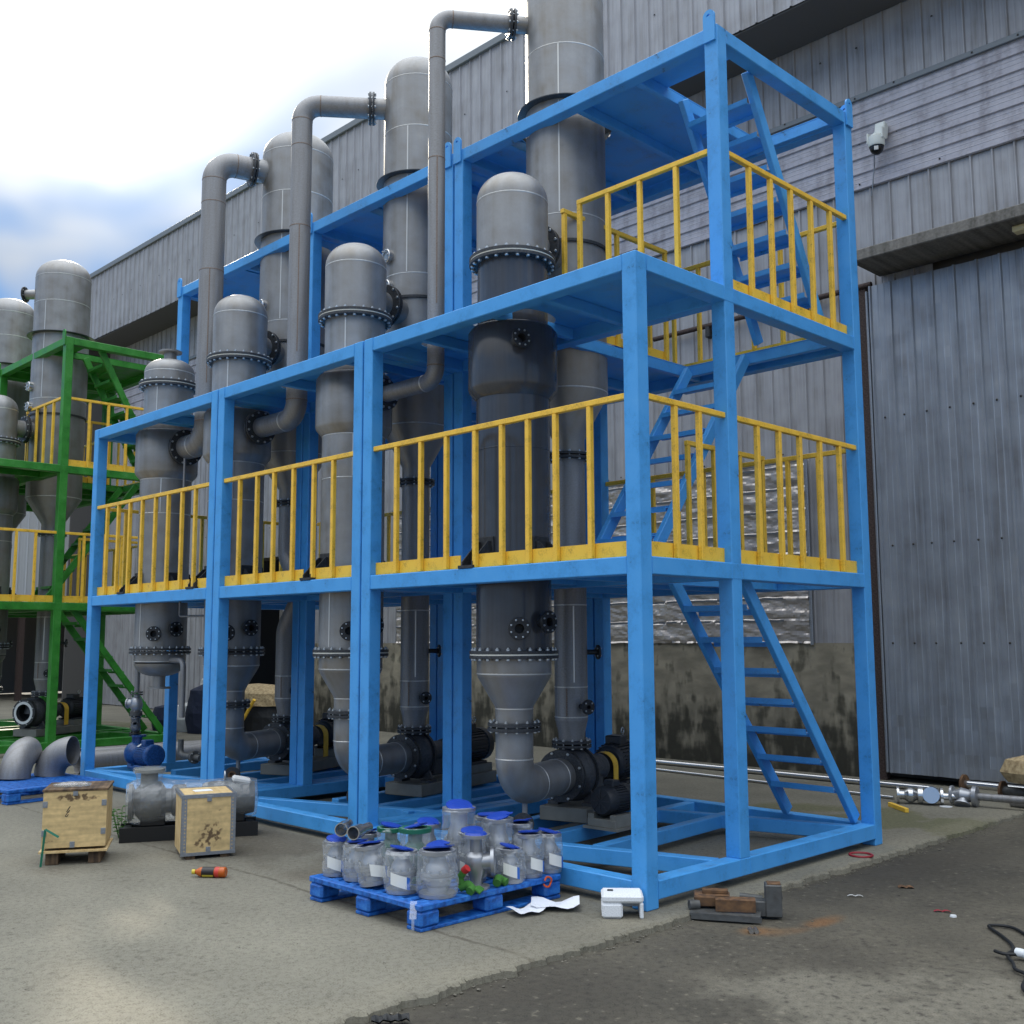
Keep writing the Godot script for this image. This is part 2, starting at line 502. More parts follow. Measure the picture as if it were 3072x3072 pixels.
func ground_tex(size: int, x0: float, z0: float, span: float, slab: bool) -> ImageTexture:
	var a := noise_bytes(size, 0.0025 * 1024.0 / size, 61 if slab else 71, 5)
	var b := noise_bytes(size, 0.016 * 1024.0 / size, 62 if slab else 72, 4)
	var c := noise_bytes(size, 0.16 * 1024.0 / size, 63 if slab else 73, 2)
	var o := PackedByteArray()
	o.resize(size * size * 3)
	var crack := [Vector2(0.24, 1.2), Vector2(0.0, 1.17), Vector2(-0.55, 1.19), Vector2(-1.2, 1.15), Vector2(-2.03, 1.16), Vector2(-2.5, 1.13), Vector2(-4.4, 1.17), Vector2(-9.0, 1.12)]
	var crack2 := [Vector2(-3.95, 2.3), Vector2(-3.4, 1.95), Vector2(-3.0, 2.1)]
	for j in size:
		var z := z0 + span * (j + 0.5) / size
		for i in size:
			var x := x0 + span * (i + 0.5) / size
			var k := j * size + i
			var na := (a[k] - 128) / 128.0
			var nb := (b[k] - 128) / 128.0
			var nc := (c[k] - 128) / 128.0
			var col: Vector3
			if slab:
				col = Vector3(124, 120, 107) * (1.0 + 0.10 * na + 0.07 * nb + 0.03 * nc)
				# darker patches with ragged outlines
				var st := 0.0
				st += spot(x, z, -3.4, 0.7, 1.5, 0.5) + spot(x, z, -1.4, -0.6, 1.6, 1.1) + spot(x, z, -5.2, 0.4, 1.6, 0.6) + 0.6 * spot(x, z, -4.0, 2.0, 0.7, 0.5)
				st = smoothstep(0.35, 0.8, st * (0.75 + 0.7 * nb + 0.4 * na))
				col = col.lerp(Vector3(90, 83, 71) * (1.0 + 0.12 * nb), 0.62 * st)
				# moss at the far right end of the slab
				var mo := spot(x, z, -0.1, -4.3, 0.9, 0.9) + spot(x, z, -1.2, -3.9, 1.0, 0.7)
				mo = smoothstep(0.45, 0.8, mo * (0.8 + 0.8 * nb))
				col = col.lerp(Vector3(92, 92, 62), 0.7 * mo)
				# worn surface: dark pits and pale grit
				if nc > 0.6 + 0.3 * nb:
					col = col.lerp(Vector3(94, 90, 80), 0.5)
				elif nc < -0.62:
					col = col.lerp(Vector3(146, 142, 130), 0.4)
				if z < 2.4 and z > 0.9:
					var dd := seg_dist(Vector2(x, z + 0.02 * nb), crack)
					if dd < 0.012 + 0.008 * nc:
						col = col.lerp(Vector3(92, 86, 74), 0.75)
				# pale dusty strip along the broken kerb
				if x > -0.12:
					col = col.lerp(Vector3(144, 137, 119), 0.5 * smoothstep(-0.12, 0.05, x) * (0.6 + 0.5 * nb))
			else:
				col = Vector3(88, 83, 72) * (1.0 + 0.16 * na + 0.14 * nb + 0.08 * nc)
				var dry := spot(x, z, 1.75, 0.75, 0.85, 0.75) + 0.9 * spot(x, z, 2.6, -0.3, 0.9, 0.8) + spot(x, z, 2.6, 1.8, 1.0, 1.4)
				dry = smoothstep(0.3, 0.75, dry * (0.8 + 0.55 * nb + 0.25 * na))
				col = col.lerp(Vector3(124, 119, 106) * (1.0 + 0.1 * nc), 0.75 * dry)
				var wet := spot(x, z, 0.5, -2.6, 0.5, 1.4) + spot(x, z, 0.6, 1.6, 0.6, 0.9) + 0.8 * spot(x, z, 1.2, -0.1, 0.5, 0.4)
				wet = smoothstep(0.3, 0.9, wet * (0.8 + 0.6 * nb))
				col = col.lerp(Vector3(60, 55, 47), 0.5 * wet)
				var ru := spot(x, z, 0.78, -0.62, 0.1, 0.32) + 0.7 * spot(x, z, 0.62, -0.2, 0.14, 0.2)
				ru = smoothstep(0.25, 0.9, ru * (0.8 + 0.6 * nb))
				col = col.lerp(Vector3(150, 96, 50), 0.6 * ru)
				if nc > 0.66 + 0.2 * nb:
					col = col.lerp(Vector3(128, 121, 107), 0.6)
				elif nc < -0.6:
					col = col.lerp(Vector3(58, 52, 45), 0.6)
			o[k * 3] = clampi(int(col.x), 0, 255)
			o[k * 3 + 1] = clampi(int(col.y), 0, 255)
			o[k * 3 + 2] = clampi(int(col.z), 0, 255)
	return ImageTexture.create_from_image(Image.create_from_data(size, size, false, Image.FORMAT_RGB8, o))

func ground_mat(called: String, tex: Texture2D, fine: Texture2D) -> StandardMaterial3D:
	var m := StandardMaterial3D.new()
	m.resource_name = called
	m.albedo_texture = tex
	m.roughness = 0.9
	m.detail_enabled = true
	m.detail_albedo = fine
	m.detail_blend_mode = BaseMaterial3D.BLEND_MODE_MUL
	m.detail_uv_layer = BaseMaterial3D.DETAIL_UV_2
	m.uv2_triplanar = true
	m.uv2_world_triplanar = true
	m.uv2_scale = Vector3.ONE / 1.3
	M[called] = m
	return m

func edge_x(z: float, n: FastNoiseLite) -> float:
	return 0.2 + 0.014 * n.get_noise_1d(z * 60.0) + 0.05 * n.get_noise_1d(z * 12.0 + 50.0)

func ground() -> void:
	var fine := mix_tex(512, [[noise_bytes(512, 0.22, 81, 3), 0.9], [noise_bytes(512, 0.05, 82, 3), 0.5]], [[0.0, rgb(150, 148, 144)], [0.3, rgb(216, 214, 210)], [0.5, rgb(246, 246, 244)], [1.0, Color.WHITE]])
	ground_mat("slab_concrete", ground_tex(1024, -15.5, -7.5, 16.0, true), fine)
	ground_mat("yard_dirt", ground_tex(1024, 0.0, -7.6, 12.0, false), fine)
	mat("far_ground", Color.WHITE, 0.9, 0.0, mix_tex(256, [[noise_bytes(256, 0.03, 83), 1.0]], [[0.0, rgb(92, 88, 78)], [0.5, rgb(128, 122, 108)], [1.0, rgb(150, 144, 130)]]), 6.0)
	var g := Geo.new()
	g.quad(Vector3(-420, -0.062, -420), Vector3(420, -0.062, -420), Vector3(420, -0.062, 420), Vector3(-420, -0.062, 420), Vector3.UP)
	structure(put("ground", g, M.far_ground, self))
	# the dirt yard, gently uneven
	var n := FastNoiseLite.new()
	n.seed = 5
	n.frequency = 0.5
	g = Geo.new()
	var st := 0.12
	for a in 84:
		for b in 132:
			var p := []
			for q in [[0, 0], [1, 0], [1, 1], [0, 1]]:
				var x: float = 0.0 + (a + q[0]) * st
				var z: float = -7.6 + (b + q[1]) * st
				p.append(Vector3(x, -0.042 + 0.012 * n.get_noise_2d(x * 1.4, z * 1.4), z))
			var uv := []
			for w in p:
				uv.append(Vector2(w.x / 12.0, (w.z + 7.6) / 12.0))
			var nn: Vector3 = (p[2] - p[0]).cross(p[1] - p[0]).normalized()
			if nn.y < 0.0:
				nn = -nn
			g.tri(p[0], p[1], p[2], nn, nn, nn, uv[0], uv[1], uv[2])
			g.tri(p[0], p[2], p[3], nn, nn, nn, uv[0], uv[2], uv[3])
	structure(put("yard", g, M.yard_dirt, self))
	# the concrete slab with its broken edge
	g = Geo.new()
	var z := -7.5
	while z < 8.5:
		var z2 := z + 0.025
		var x1 := edge_x(z, n)
		var x2 := edge_x(z2, n)
		var uv := func(x: float, zz: float) -> Vector2: return Vector2((x + 15.5) / 16.0, (zz + 7.5) / 16.0)
		var r1 := 0.012 + 0.008 * n.get_noise_1d(z * 60.0)
		var A := Vector3(-0.4, 0, z); var B := Vector3(x1 - 0.02, 0, z); var C := Vector3(x2 - 0.02, 0, z2); var D := Vector3(-0.4, 0, z2)
		g.tri(A, B, C, Vector3.UP, Vector3.UP, Vector3.UP, uv.call(A.x, A.z), uv.call(B.x, B.z), uv.call(C.x, C.z))
		g.tri(A, C, D, Vector3.UP, Vector3.UP, Vector3.UP, uv.call(A.x, A.z), uv.call(C.x, C.z), uv.call(D.x, D.z))
		var E := Vector3(x1, -r1, z); var F := Vector3(x2, -r1, z2); var H := Vector3(x1 + 0.008, -0.07, z); var I := Vector3(x2 + 0.008, -0.07, z2)
		var sl := Vector3(0.5, 0.8, 0).normalized()
		g.tri(B, E, F, sl, sl, sl, uv.call(B.x, B.z), uv.call(E.x, E.z), uv.call(F.x, F.z))
		g.tri(B, F, C, sl, sl, sl, uv.call(B.x, B.z), uv.call(F.x, F.z), uv.call(C.x, C.z))
		var dn := ((F - E).cross(H - E)).normalized()
		if dn.x < 0.0:
			dn = -dn
		g.tri(E, H, I, dn, dn, dn, uv.call(E.x, E.z), uv.call(H.x, H.z), uv.call(I.x, I.z))
		g.tri(E, I, F, dn, dn, dn, uv.call(E.x, E.z), uv.call(I.x, I.z), uv.call(F.x, F.z))
		z = z2
	for q in [[-15.5, -0.4], [-31.5, -15.5]]:
		var A := Vector3(q[0], 0, -7.5); var B := Vector3(q[1], 0, -7.5); var C := Vector3(q[1], 0, 8.5); var D := Vector3(q[0], 0, 8.5)
		var u0: float = (q[0] + 15.5) / 16.0
		var u1: float = (q[1] + 15.5) / 16.0
		g.tri(A, B, C, Vector3.UP, Vector3.UP, Vector3.UP, Vector2(u0, 0), Vector2(u1, 0), Vector2(u1, 1))
		g.tri(A, C, D, Vector3.UP, Vector3.UP, Vector3.UP, Vector2(u0, 0), Vector2(u1, 1), Vector2(u0, 1))
	structure(put("concrete_pavement", g, M.slab_concrete, self))
	# loose stones: along the kerb and over the yard
	var stone := Geo.new()
	stone.lathe(v2([[0.0, -0.5], [0.62, -0.42], [1.0, 0.0], [0.7, 0.45], [0.0, 0.55]]), 6)
	for i in stone.v.size():
		stone.v[i] += Vector3(0.18 * sin(stone.v[i].z * 5.0), 0.0, 0.2 * sin(stone.v[i].x * 4.0))
	var mm := MultiMesh.new()
	mm.transform_format = MultiMesh.TRANSFORM_3D
	mm.mesh = stone.mesh()
	var cnt := 800
	mm.instance_count = cnt
	for i in cnt:
		var x: float
		var zz: float
		var y := -0.042
		var s := 0.003 + 0.006 * rng.randf() * rng.randf()
		var pick := rng.randf()
		if pick < 0.4:
			zz = rng.randf_range(-6.0, 3.0)
			x = edge_x(zz, n) + absf(rng.randfn(0.0, 0.05)) + 0.01
			s *= 1.5
		elif pick < 0.75:
			x = rng.randf_range(0.4, 4.2)
			zz = rng.randf_range(-4.0, 2.6)
		else:
			x = rng.randf_range(-5.0, 0.1)
			zz = rng.randf_range(0.1, 4.0)
			y = 0.0
			s *= 0.7
		mm.set_instance_transform(i, Transform3D(Basis.from_euler(Vector3(rng.randf() * 0.5, rng.randf() * TAU, 0)).scaled(Vector3(s, s * 0.7, s)), Vector3(x, y + s * 0.25, zz)))
	var mi := MultiMeshInstance3D.new()
	mi.name = "loose_gravel"
	mi.multimesh = mm
	mi.material_override = M.stone
	add_child(mi)
	stuff(mi)
	tag(mi, "small loose stones scattered along the broken kerb and the dirt yard", "gravel")

# ---- warehouse ----
func sheet(width: float, height: float, pitch: float, dent := 0.0, sd := 0) -> Geo:   # ribs run along y, the sheet lies in z = 0 and faces +z
	var p := []
	var k := int(round(width / pitch))
	for i in k:
		var x := i * pitch
		p.append_array([[x, 0.0], [x + 0.012, 0.024], [x + 0.030, 0.024], [x + 0.042, 0.0], [x + 0.042 + (pitch - 0.042) * 0.32, 0.0], [x + 0.042 + (pitch - 0.042) * 0.32 + 0.008, 0.003], [x + 0.042 + (pitch - 0.042) * 0.32 + 0.016, 0.0], [x + 0.042 + (pitch - 0.042) * 0.68, 0.0], [x + 0.042 + (pitch - 0.042) * 0.68 + 0.008, 0.003], [x + 0.042 + (pitch - 0.042) * 0.68 + 0.016, 0.0]])
	p.append([width + 0.006, 0.0])
	var g := Geo.new()
	var rows := 1 if dent == 0.0 else 44
	var n := FastNoiseLite.new()
	n.seed = sd
	n.frequency = 1.0
	n.fractal_octaves = 3
	var at := func(i: int, j: int) -> Vector3:
		var y: float = height * j / rows
		var d := 0.0
		if dent > 0.0:
			var low: float = 1.0 + 2.2 * smoothstep(1.3, 0.1, y)
			d = dent * low * n.get_noise_2d(p[i][0] * 3.2 + sd * 7.0, y * 1.1)
		return Vector3(p[i][0], y, p[i][1] + d)
	for i in p.size() - 1:
		for j in rows:
			var a: Vector3 = at.call(i, j)
			var b: Vector3 = at.call(i + 1, j)
			var c: Vector3 = at.call(i + 1, j + 1)
			var d2: Vector3 = at.call(i, j + 1)
			var nn := (b - a).cross(d2 - a).normalized()
			if nn.z < 0.0:
				nn = -nn
			g.quad(a, b, c, d2, nn)
	return g

func dado_tex() -> ImageTexture:   # 512 px over 4 m by 1.7 m: mould stains with ragged streaks
	var a := noise_bytes(512, 0.012, 91, 5)
	var s := noise_bytes(512, 0.035, 92, 5, 8)
	var o := PackedByteArray()
	o.resize(512 * 512 * 3)
	for j in 512:
		var y := 1.7 * (1.0 - j / 512.0)
		for i in 512:
			var k := j * 512 + i
			var q := (s[k] - 128) / 128.0 * 0.75 + (a[k] - 128) / 128.0 * 0.55
			var damp := smoothstep(-0.35, 0.55, q * 0.8 + 0.55 - y * 0.75) * 0.88
			var run := smoothstep(0.0, 0.6, q - 0.1) * 0.6
			var col := Vector3(138, 131, 114) * (1.0 + 0.2 * (a[k] - 128) / 128.0)
			col = col.lerp(Vector3(40, 39, 32) * (1.0 + 0.3 * q), clampf(maxf(damp, run), 0.0, 0.95))
			for e in 3:
				o[k * 3 + e] = clampi(int(col[e]), 0, 255)
	return ImageTexture.create_from_image(Image.create_from_data(512, 512, false, Image.FORMAT_RGB8, o))

func warehouse() -> void:
	var w := thing("warehouse", Vector3(-8, 0, -6.9), "long grey sheet-metal warehouse with overhanging eaves, ribbed walls and stained concrete base", "warehouse")
	var O := -w.position   # parts are given in scene coordinates
	var x0 := -24.0
	var x1 := 10.0
	var p1 := sheet(1.0, 1.75, 0.25).mesh()
	var p2 := sheet(1.0, 1.2, 0.25).mesh()
	var p3 := sheet(1.0, 5.72, 0.25).mesh()
	var p4 := sheet(1.0, 7.3, 0.25).mesh()
	var pb := sheet(1.2, 4.0, 0.2).mesh()
	var x := x0
	while x < x1 - 0.5:
		var jig := Vector3(0, 0.008 * sin(x * 7.3), 0)
		putm("fascia_panel", p1, M.wall_sheet, w, Transform3D(Basis(), O + Vector3(x, 9.55, -6.0) + jig))
		putm("wall_panel", p2, M.wall_sheet, w, Transform3D(Basis(), O + Vector3(x, 8.44, -6.9)))
		if x < -13.9:
			if x < -18.5 or x > -15.6:
				putm("wall_panel", p4, M.wall_sheet, w, Transform3D(Basis(), O + Vector3(x, 0.02, -6.9)))
			else:
				putm("wall_panel", sheet(1.0, 3.9, 0.25).mesh(), M.wall_sheet, w, Transform3D(Basis(), O + Vector3(x, 3.42, -6.9)))
		elif x < -1.7:
			putm("wall_panel", p3, M.wall_sheet, w, Transform3D(Basis(), O + Vector3(x, 1.6, -6.9)))
		else:
			putm("wall_panel", p2, M.wall_sheet, w, Transform3D(Basis(), O + Vector3(x, 6.12, -6.9)))
		x += 1.0
	x = x0
	while x < x1:
		putm("band_panel", pb, M.band_sheet, w, Transform3D(Basis(Vector3(0, 1, 0), Vector3(-1, 0, 0), Vector3(0, 0, 1)), O + Vector3(x + 4.0, 7.28, -6.872)))
		x += 4.0
	var b := func(called: String, lo: Vector3, hi: Vector3, m: Material, bev := 0.0) -> MeshInstance3D:
		return put(called, Geo.new().box((lo + hi) * 0.5 + O, hi - lo, Basis.IDENTITY, bev), m, w)
	b.call("roof_trim", Vector3(x0 - 0.1, 11.29, -6.2), Vector3(x1, 11.42, -5.94), M.roof_trim, 0.01)
	b.call("band_flashing", Vector3(x0, 8.46, -6.87), Vector3(x1, 8.53, -6.83), M.roof_trim, 0.005)
	b.call("soffit", Vector3(x0, 9.53, -6.88), Vector3(x1, 9.548, -6.02), M.soffit)
	var rf := Geo.new()
	rf.beam(O + Vector3(-7, 11.38, -6.0), O + Vector3(-7, 13.6, -19.0), 34.0, 0.06)
	put("roof", rf, M.roof_trim, w)
	b.call("back_wall", Vector3(x0, 0, -19.0), Vector3(x1, 13.3, -18.8), M.soffit)
	b.call("end_wall", Vector3(x0 - 0.06, 0, -18.8), Vector3(x0 - 0.01, 11.2, -6.0), M.soffit)
	b.call("inner_lining", Vector3(x0, 3.4, -7.3), Vector3(x1, 11.2, -7.05), M.soffit)
	b.call("inner_lining", Vector3(-15.4, 0.02, -7.3), Vector3(x1, 3.4, -7.05), M.soffit)
	# stained concrete base wall
	var dm := StandardMaterial3D.new()
	dm.resource_name = "dado_render"
	dm.albedo_texture = dado_tex()
	dm.roughness = 0.95
	var g := Geo.new()
	var a0 := -13.9
	while a0 < -1.95:
		var a1 := minf(a0 + 4.0, -1.93)
		var f := (a1 - a0) / 4.0
		var A := Vector3(a0, 0, -6.83) + O; var B := Vector3(a1, 0, -6.83) + O; var C := Vector3(a1, 1.6, -6.83) + O; var D := Vector3(a0, 1.6, -6.83) + O
		var N := Vector3(0, 0, 1)
		g.tri(A, B, C, N, N, N, Vector2(0, 1), Vector2(f, 1), Vector2(f, 0.06))
		g.tri(A, C, D, N, N, N, Vector2(0, 1), Vector2(f, 0.06), Vector2(0, 0.06))
		a0 += 4.0
	g.quad(Vector3(-13.9, 1.6, -6.83) + O, Vector3(-1.93, 1.6, -6.83) + O, Vector3(-1.93, 1.57, -7.04) + O, Vector3(-13.9, 1.57, -7.04) + O, Vector3.UP)
	g.quad(Vector3(-1.93, 0, -6.83) + O, Vector3(-1.93, 1.6, -6.83) + O, Vector3(-1.93, 1.6, -7.04) + O, Vector3(-1.93, 0, -7.04) + O, Vector3.RIGHT)
	put("base_wall", g, dm, w)
	# canopy over the sliding door, its lamp, the door rail
	b.call("canopy", Vector3(-1.66, 6.1, -6.88), Vector3(x1, 6.24, -6.15), M.canopy_concrete, 0.012)
	b.call("canopy_lamp", Vector3(0.12, 6.03, -6.5), Vector3(1.3, 6.098, -6.36), M.lamp_cover, 0.01)
	var rail := put("door_rail", Geo.new().tube([O + Vector3(-5.1, 6.0, -6.78), O + Vector3(-1.72, 6.0, -6.78)], 0.035, 10), M.rail_brown, w)
	for bx in [-4.15, -2.6]:
		put("rail_bracket", Geo.new().box(O + Vector3(bx, 5.93, -6.81), Vector3(0.07, 0.2, 0.12), Basis.IDENTITY, 0.01), M.black_iron, rail)
	# sliding door
	var door := put("sliding_door", Geo.new().box(O + Vector3(3.5, 3.0, -6.81), Vector3(10.5, 5.7, 0.03)), M.soffit, w)
	for i in 10:
		putm("door_panel", sheet(1.04, 5.86, 0.26, 0.008, i + 3).mesh(), M.door_sheet, door, Transform3D(Basis(), O + Vector3(-1.74 + i * 1.04, 0.1, -6.735)))
	put("door_edge", Geo.new().box(O + Vector3(-1.755, 3.0, -6.73), Vector3(0.03, 5.8, 0.07), Basis.IDENTITY, 0.008), M.galvanised, door)
	b.call("door_jamb", Vector3(-1.9, 0, -6.86), Vector3(-1.8, 6.0, -6.78), M.rail_brown, 0.004)
	# roofing screws
	var sg := Geo.new().lathe(v2([[0.0, 0.008], [0.008, 0.006], [0.014, 0.0]]), 6, Transform3D(Basis(Vector3(1, 0, 0), PI / 2), Vector3.ZERO))
	var mm := MultiMesh.new()
	mm.transform_format = MultiMesh.TRANSFORM_3D
	mm.mesh = sg.mesh()
	var at := []
	for row in [[9.62, -5.98], [10.4, -5.995], [8.5, -6.828], [7.36, -6.868], [7.9, -6.868], [4.05, -6.885], [6.36, -6.885], [9.2, -6.885]]:
		x = x0 + 0.15
		while x < x1:
			if not (row[0] < 7.0 and x > -1.9) and rng.randf() < 0.75:
				at.append(O + Vector3(x + rng.randf_range(-0.02, 0.02), row[0] + rng.randf_range(-0.015, 0.015), row[1] + 0.004))
			x += 0.5 if row[0] > 7.0 else 0.25
	for yy in [4.3, 2.75, 1.6]:
		for i in 24:
			at.append(O + Vector3(-1.6 + i * 0.26 + rng.randf_range(-0.03, 0.03), yy, -6.728))
	mm.instance_count = at.size()
	for i in at.size():
		mm.set_instance_transform(i, Transform3D(Basis(), at[i]))
	var mi := MultiMeshInstance3D.new()
	mi.name = "roofing_screws"
	mi.multimesh = mm
	mi.material_override = M.screw
	w.add_child(mi)
	stuff(mi)
	# the dark room behind the gate at the green frame
	b.call("gate_floor", Vector3(-19, 0.004, -18.8), Vector3(-15, 0.012, -7.0), M.dark_room)

func shed() -> void:   # seen through the green frames
	var w := thing("storage_shed", Vector3(-27, 0, 0), "pale ribbed-sheet shed with a dark open front beyond the green frames", "shed")
	var p := sheet(1.0, 3.3, 0.25).mesh()
	for i in 18:
		putm("wall_panel", p, M.white_sheet, w, Transform3D(Basis(Vector3.UP, PI / 2), Vector3(0, 2.75, 6.0 - i)))
	put("back_wall", Geo.new().box(Vector3(-5, 3, -3), Vector3(0.1, 6, 18)), M.dark_room, w)
	put("roof", Geo.new().box(Vector3(-2.5, 6.1, -3), Vector3(5.4, 0.08, 18)), M.roof_trim, w)
	for z in [6.0, 0.0, -6.0, -12.0]:
		put("post", Geo.new().box(Vector3(-0.12, 1.38, z), Vector3(0.15, 2.76, 0.15)), M.rail_brown, w)
	for z in [6.05, -12.05]:
		put("side_wall", Geo.new().box(Vector3(-2.5, 3, z), Vector3(5, 6, 0.06)), M.dark_room, w)

func foil_cover() -> void:
	var g := Geo.new()
	var n := FastNoiseLite.new()
	n.seed = 12
	n.frequency = 1.0
	n.fractal_octaves = 4
	var W := 8.35
	var H := 2.32
	var cols := 260
	var rows := 90
	var f := func(i: int, j: int) -> Vector3:
		var x: float = W * i / cols
		var y: float = H * j / rows
		var q: float = fposmod(y + 0.02 * n.get_noise_1d(x * 2.0), 0.285) / 0.285
		var fold: float = 0.014 * sin(q * PI) + 0.02 * pow(q, 5.0)
		var d: float = fold + 0.03 * n.get_noise_2d(x * 1.3 + y * 1.5, y * 3.4) + 0.008 * n.get_noise_2d(x * 6.0 + y * 4.0, y * 11.0)
		return Vector3(x, y + 0.012 * n.get_noise_2d(x * 3.0, 7.0), 0.03 + d)
	var pts := []
	for j in rows + 1:
		var r := []
		for i in cols + 1:
			r.append(f.call(i, j))
		pts.append(r)
	for j in rows:
		for i in cols:
			var nn: Vector3 = (pts[j][i + 1] - pts[j][i]).cross(pts[j + 1][i] - pts[j][i]).normalized()
			g.quad(pts[j][i], pts[j][i + 1], pts[j + 1][i + 1], pts[j + 1][i], nn)
	var o := thing("foil_sheet", Vector3(-11.1, 1.6, -6.84), "crinkled silver foil sheet hung over the warehouse wall above the base", "foil sheet")
	put("foil", g, M.foil, o)
	for j in range(1, 9):  # narrow strips of darker colour laid across the foil at even heights
		var path := []
		for i in 84:
			path.append(f.call(i * 3, int(j * 0.285 / H * rows)) + Vector3(0, 0.0, 0.006))
		var s := Geo.new()
		for i in 83:
			s.quad(path[i] + Vector3(0, -0.012, 0), path[i + 1] + Vector3(0, -0.012, 0), path[i + 1] + Vector3(0, 0.014, 0), path[i] + Vector3(0, 0.014, 0), Vector3(0, 0, 1))
		put("dark_line", s, M.foil_line, o)
	put("edge_strip", Geo.new().box(Vector3(W + 0.02, H * 0.5, 0.03), Vector3(0.04, H + 0.05, 0.03), Basis.IDENTITY, 0.004), M.galvanised, o)
	put("top_strip", Geo.new().box(Vector3(W * 0.5, H + 0.03, 0.03), Vector3(W, 0.05, 0.03), Basis.IDENTITY, 0.004), M.roof_trim, o)

# ---- steel frames ----
const WP := 0.12
const ZM := -1.021
const ZR := -3.057

func plate(parent: Node, xa: float, xb: float, za: float, zb: float, y: float, m: Material, hole := Vector3.ZERO) -> void:   # hole: centre x, centre z, radius
	var g := Geo.new()
	var y0 := y - 0.008
	if hole.z <= 0.0:
		g.span(Vector3(xa, y0, za), Vector3(xb, y, zb))
		put("deck_plate", g, m, parent)
		return
	var e := hole.z + 0.03
	var hx0 := maxf(hole.x - e, xa); var hx1 := minf(hole.x + e, xb); var hz0 := maxf(hole.y - e, za); var hz1 := minf(hole.y + e, zb)
	for q in [[xa, hx0, za, zb], [hx1, xb, za, zb], [hx0, hx1, za, hz0], [hx0, hx1, hz1, zb]]:
		if q[1] - q[0] > 0.004 and q[3] - q[2] > 0.004:
			g.span(Vector3(q[0], y0, q[2]), Vector3(q[1], y, q[3]))
	var N := 48
	for k in N:
		var P := []
		for kk in [k, k + 1]:
			var a: float = TAU * kk / N
			var c := Vector2(cos(a), sin(a))
			var far := e / maxf(absf(c.x), absf(c.y))
			P.append(Vector2(clampf(hole.x + c.x * hole.z, hx0, hx1), clampf(hole.y + c.y * hole.z, hz0, hz1)))
			P.append(Vector2(clampf(hole.x + c.x * far, hx0, hx1), clampf(hole.y + c.y * far, hz0, hz1)))
		for yy in [y0, y]:
			g.quad(Vector3(P[0].x, yy, P[0].y), Vector3(P[1].x, yy, P[1].y), Vector3(P[3].x, yy, P[3].y), Vector3(P[2].x, yy, P[2].y), Vector3.DOWN if yy == y0 else Vector3.UP)
		var inn := Vector3(hole.x - P[0].x, 0, hole.y - P[0].y).normalized()
		g.quad(Vector3(P[0].x, y0, P[0].y), Vector3(P[0].x, y, P[0].y), Vector3(P[2].x, y, P[2].y), Vector3(P[2].x, y0, P[2].y), inn)
	put("deck_plate", g, m, parent)

func railing(parent: Node, a: Vector3, b: Vector3, ts: Array, inward: Vector3, toe := [[0.0, 1.0]], h := 1.06) -> void:
	var up := Vector3(0, h, 0)
	var rail := put("handrail", Geo.new().beam(a + up, b + up, 0.04, 0.04, 0.004), M.yellow_paint, parent)
	for t in ts:
		var p: Vector3 = a.lerp(b, t)
		put("baluster", Geo.new().beam(p + Vector3(0, 0.002, 0), p + up - Vector3(0, 0.02, 0), 0.038, 0.038, 0.004, (b - a).normalized()), M.yellow_paint, rail)
	for q in toe:
		put("toe_board", Geo.new().beam(a.lerp(b, q[0]) + inward * 0.024 + Vector3(0, 0.056, 0), a.lerp(b, q[1]) + inward * 0.024 + Vector3(0, 0.056, 0), 0.006, 0.1), M.yellow_paint, rail)

func even(count: int, lead := 0.0) -> Array:
	var o := []
	for i in count:
		o.append(lead + (i + 1.0) / (count + 1.0) * (1.0 - 2.0 * lead))
	return o

func spots(a: float, b: float, xs: Array) -> Array:
	return xs.map(func(x): return (x - a) / (b - a))

func stair(parent: Node, xa: float, xb: float, z0: float, y0: float, z1: float, y1: float, treads: int, m: Material) -> void:
	var g := Geo.new()
	for x in [xa, xb]:
		g.beam(Vector3(x, y0, z0), Vector3(x, y1, z1), 0.05, 0.1, 0.005)
	var s := put("staircase", g, m, parent)
	for i in treads:
		var t := (i + 1.0) / (treads + 1.0)
		var c := Vector3((xa + xb) * 0.5, lerpf(y0, y1, t), lerpf(z0, z1, t))
		var wd := absf(xb - xa) - 0.05
		var sg := signf(z1 - z0)
		var tr := Geo.new()
		tr.box(c, Vector3(wd, 0.008, 0.2))
		tr.box(c + Vector3(0, -0.02, -sg * 0.098), Vector3(wd, 0.032, 0.006))
		tr.box(c + Vector3(0, 0.022, sg * 0.098), Vector3(wd, 0.038, 0.006))
		put("tread", tr, m, s)

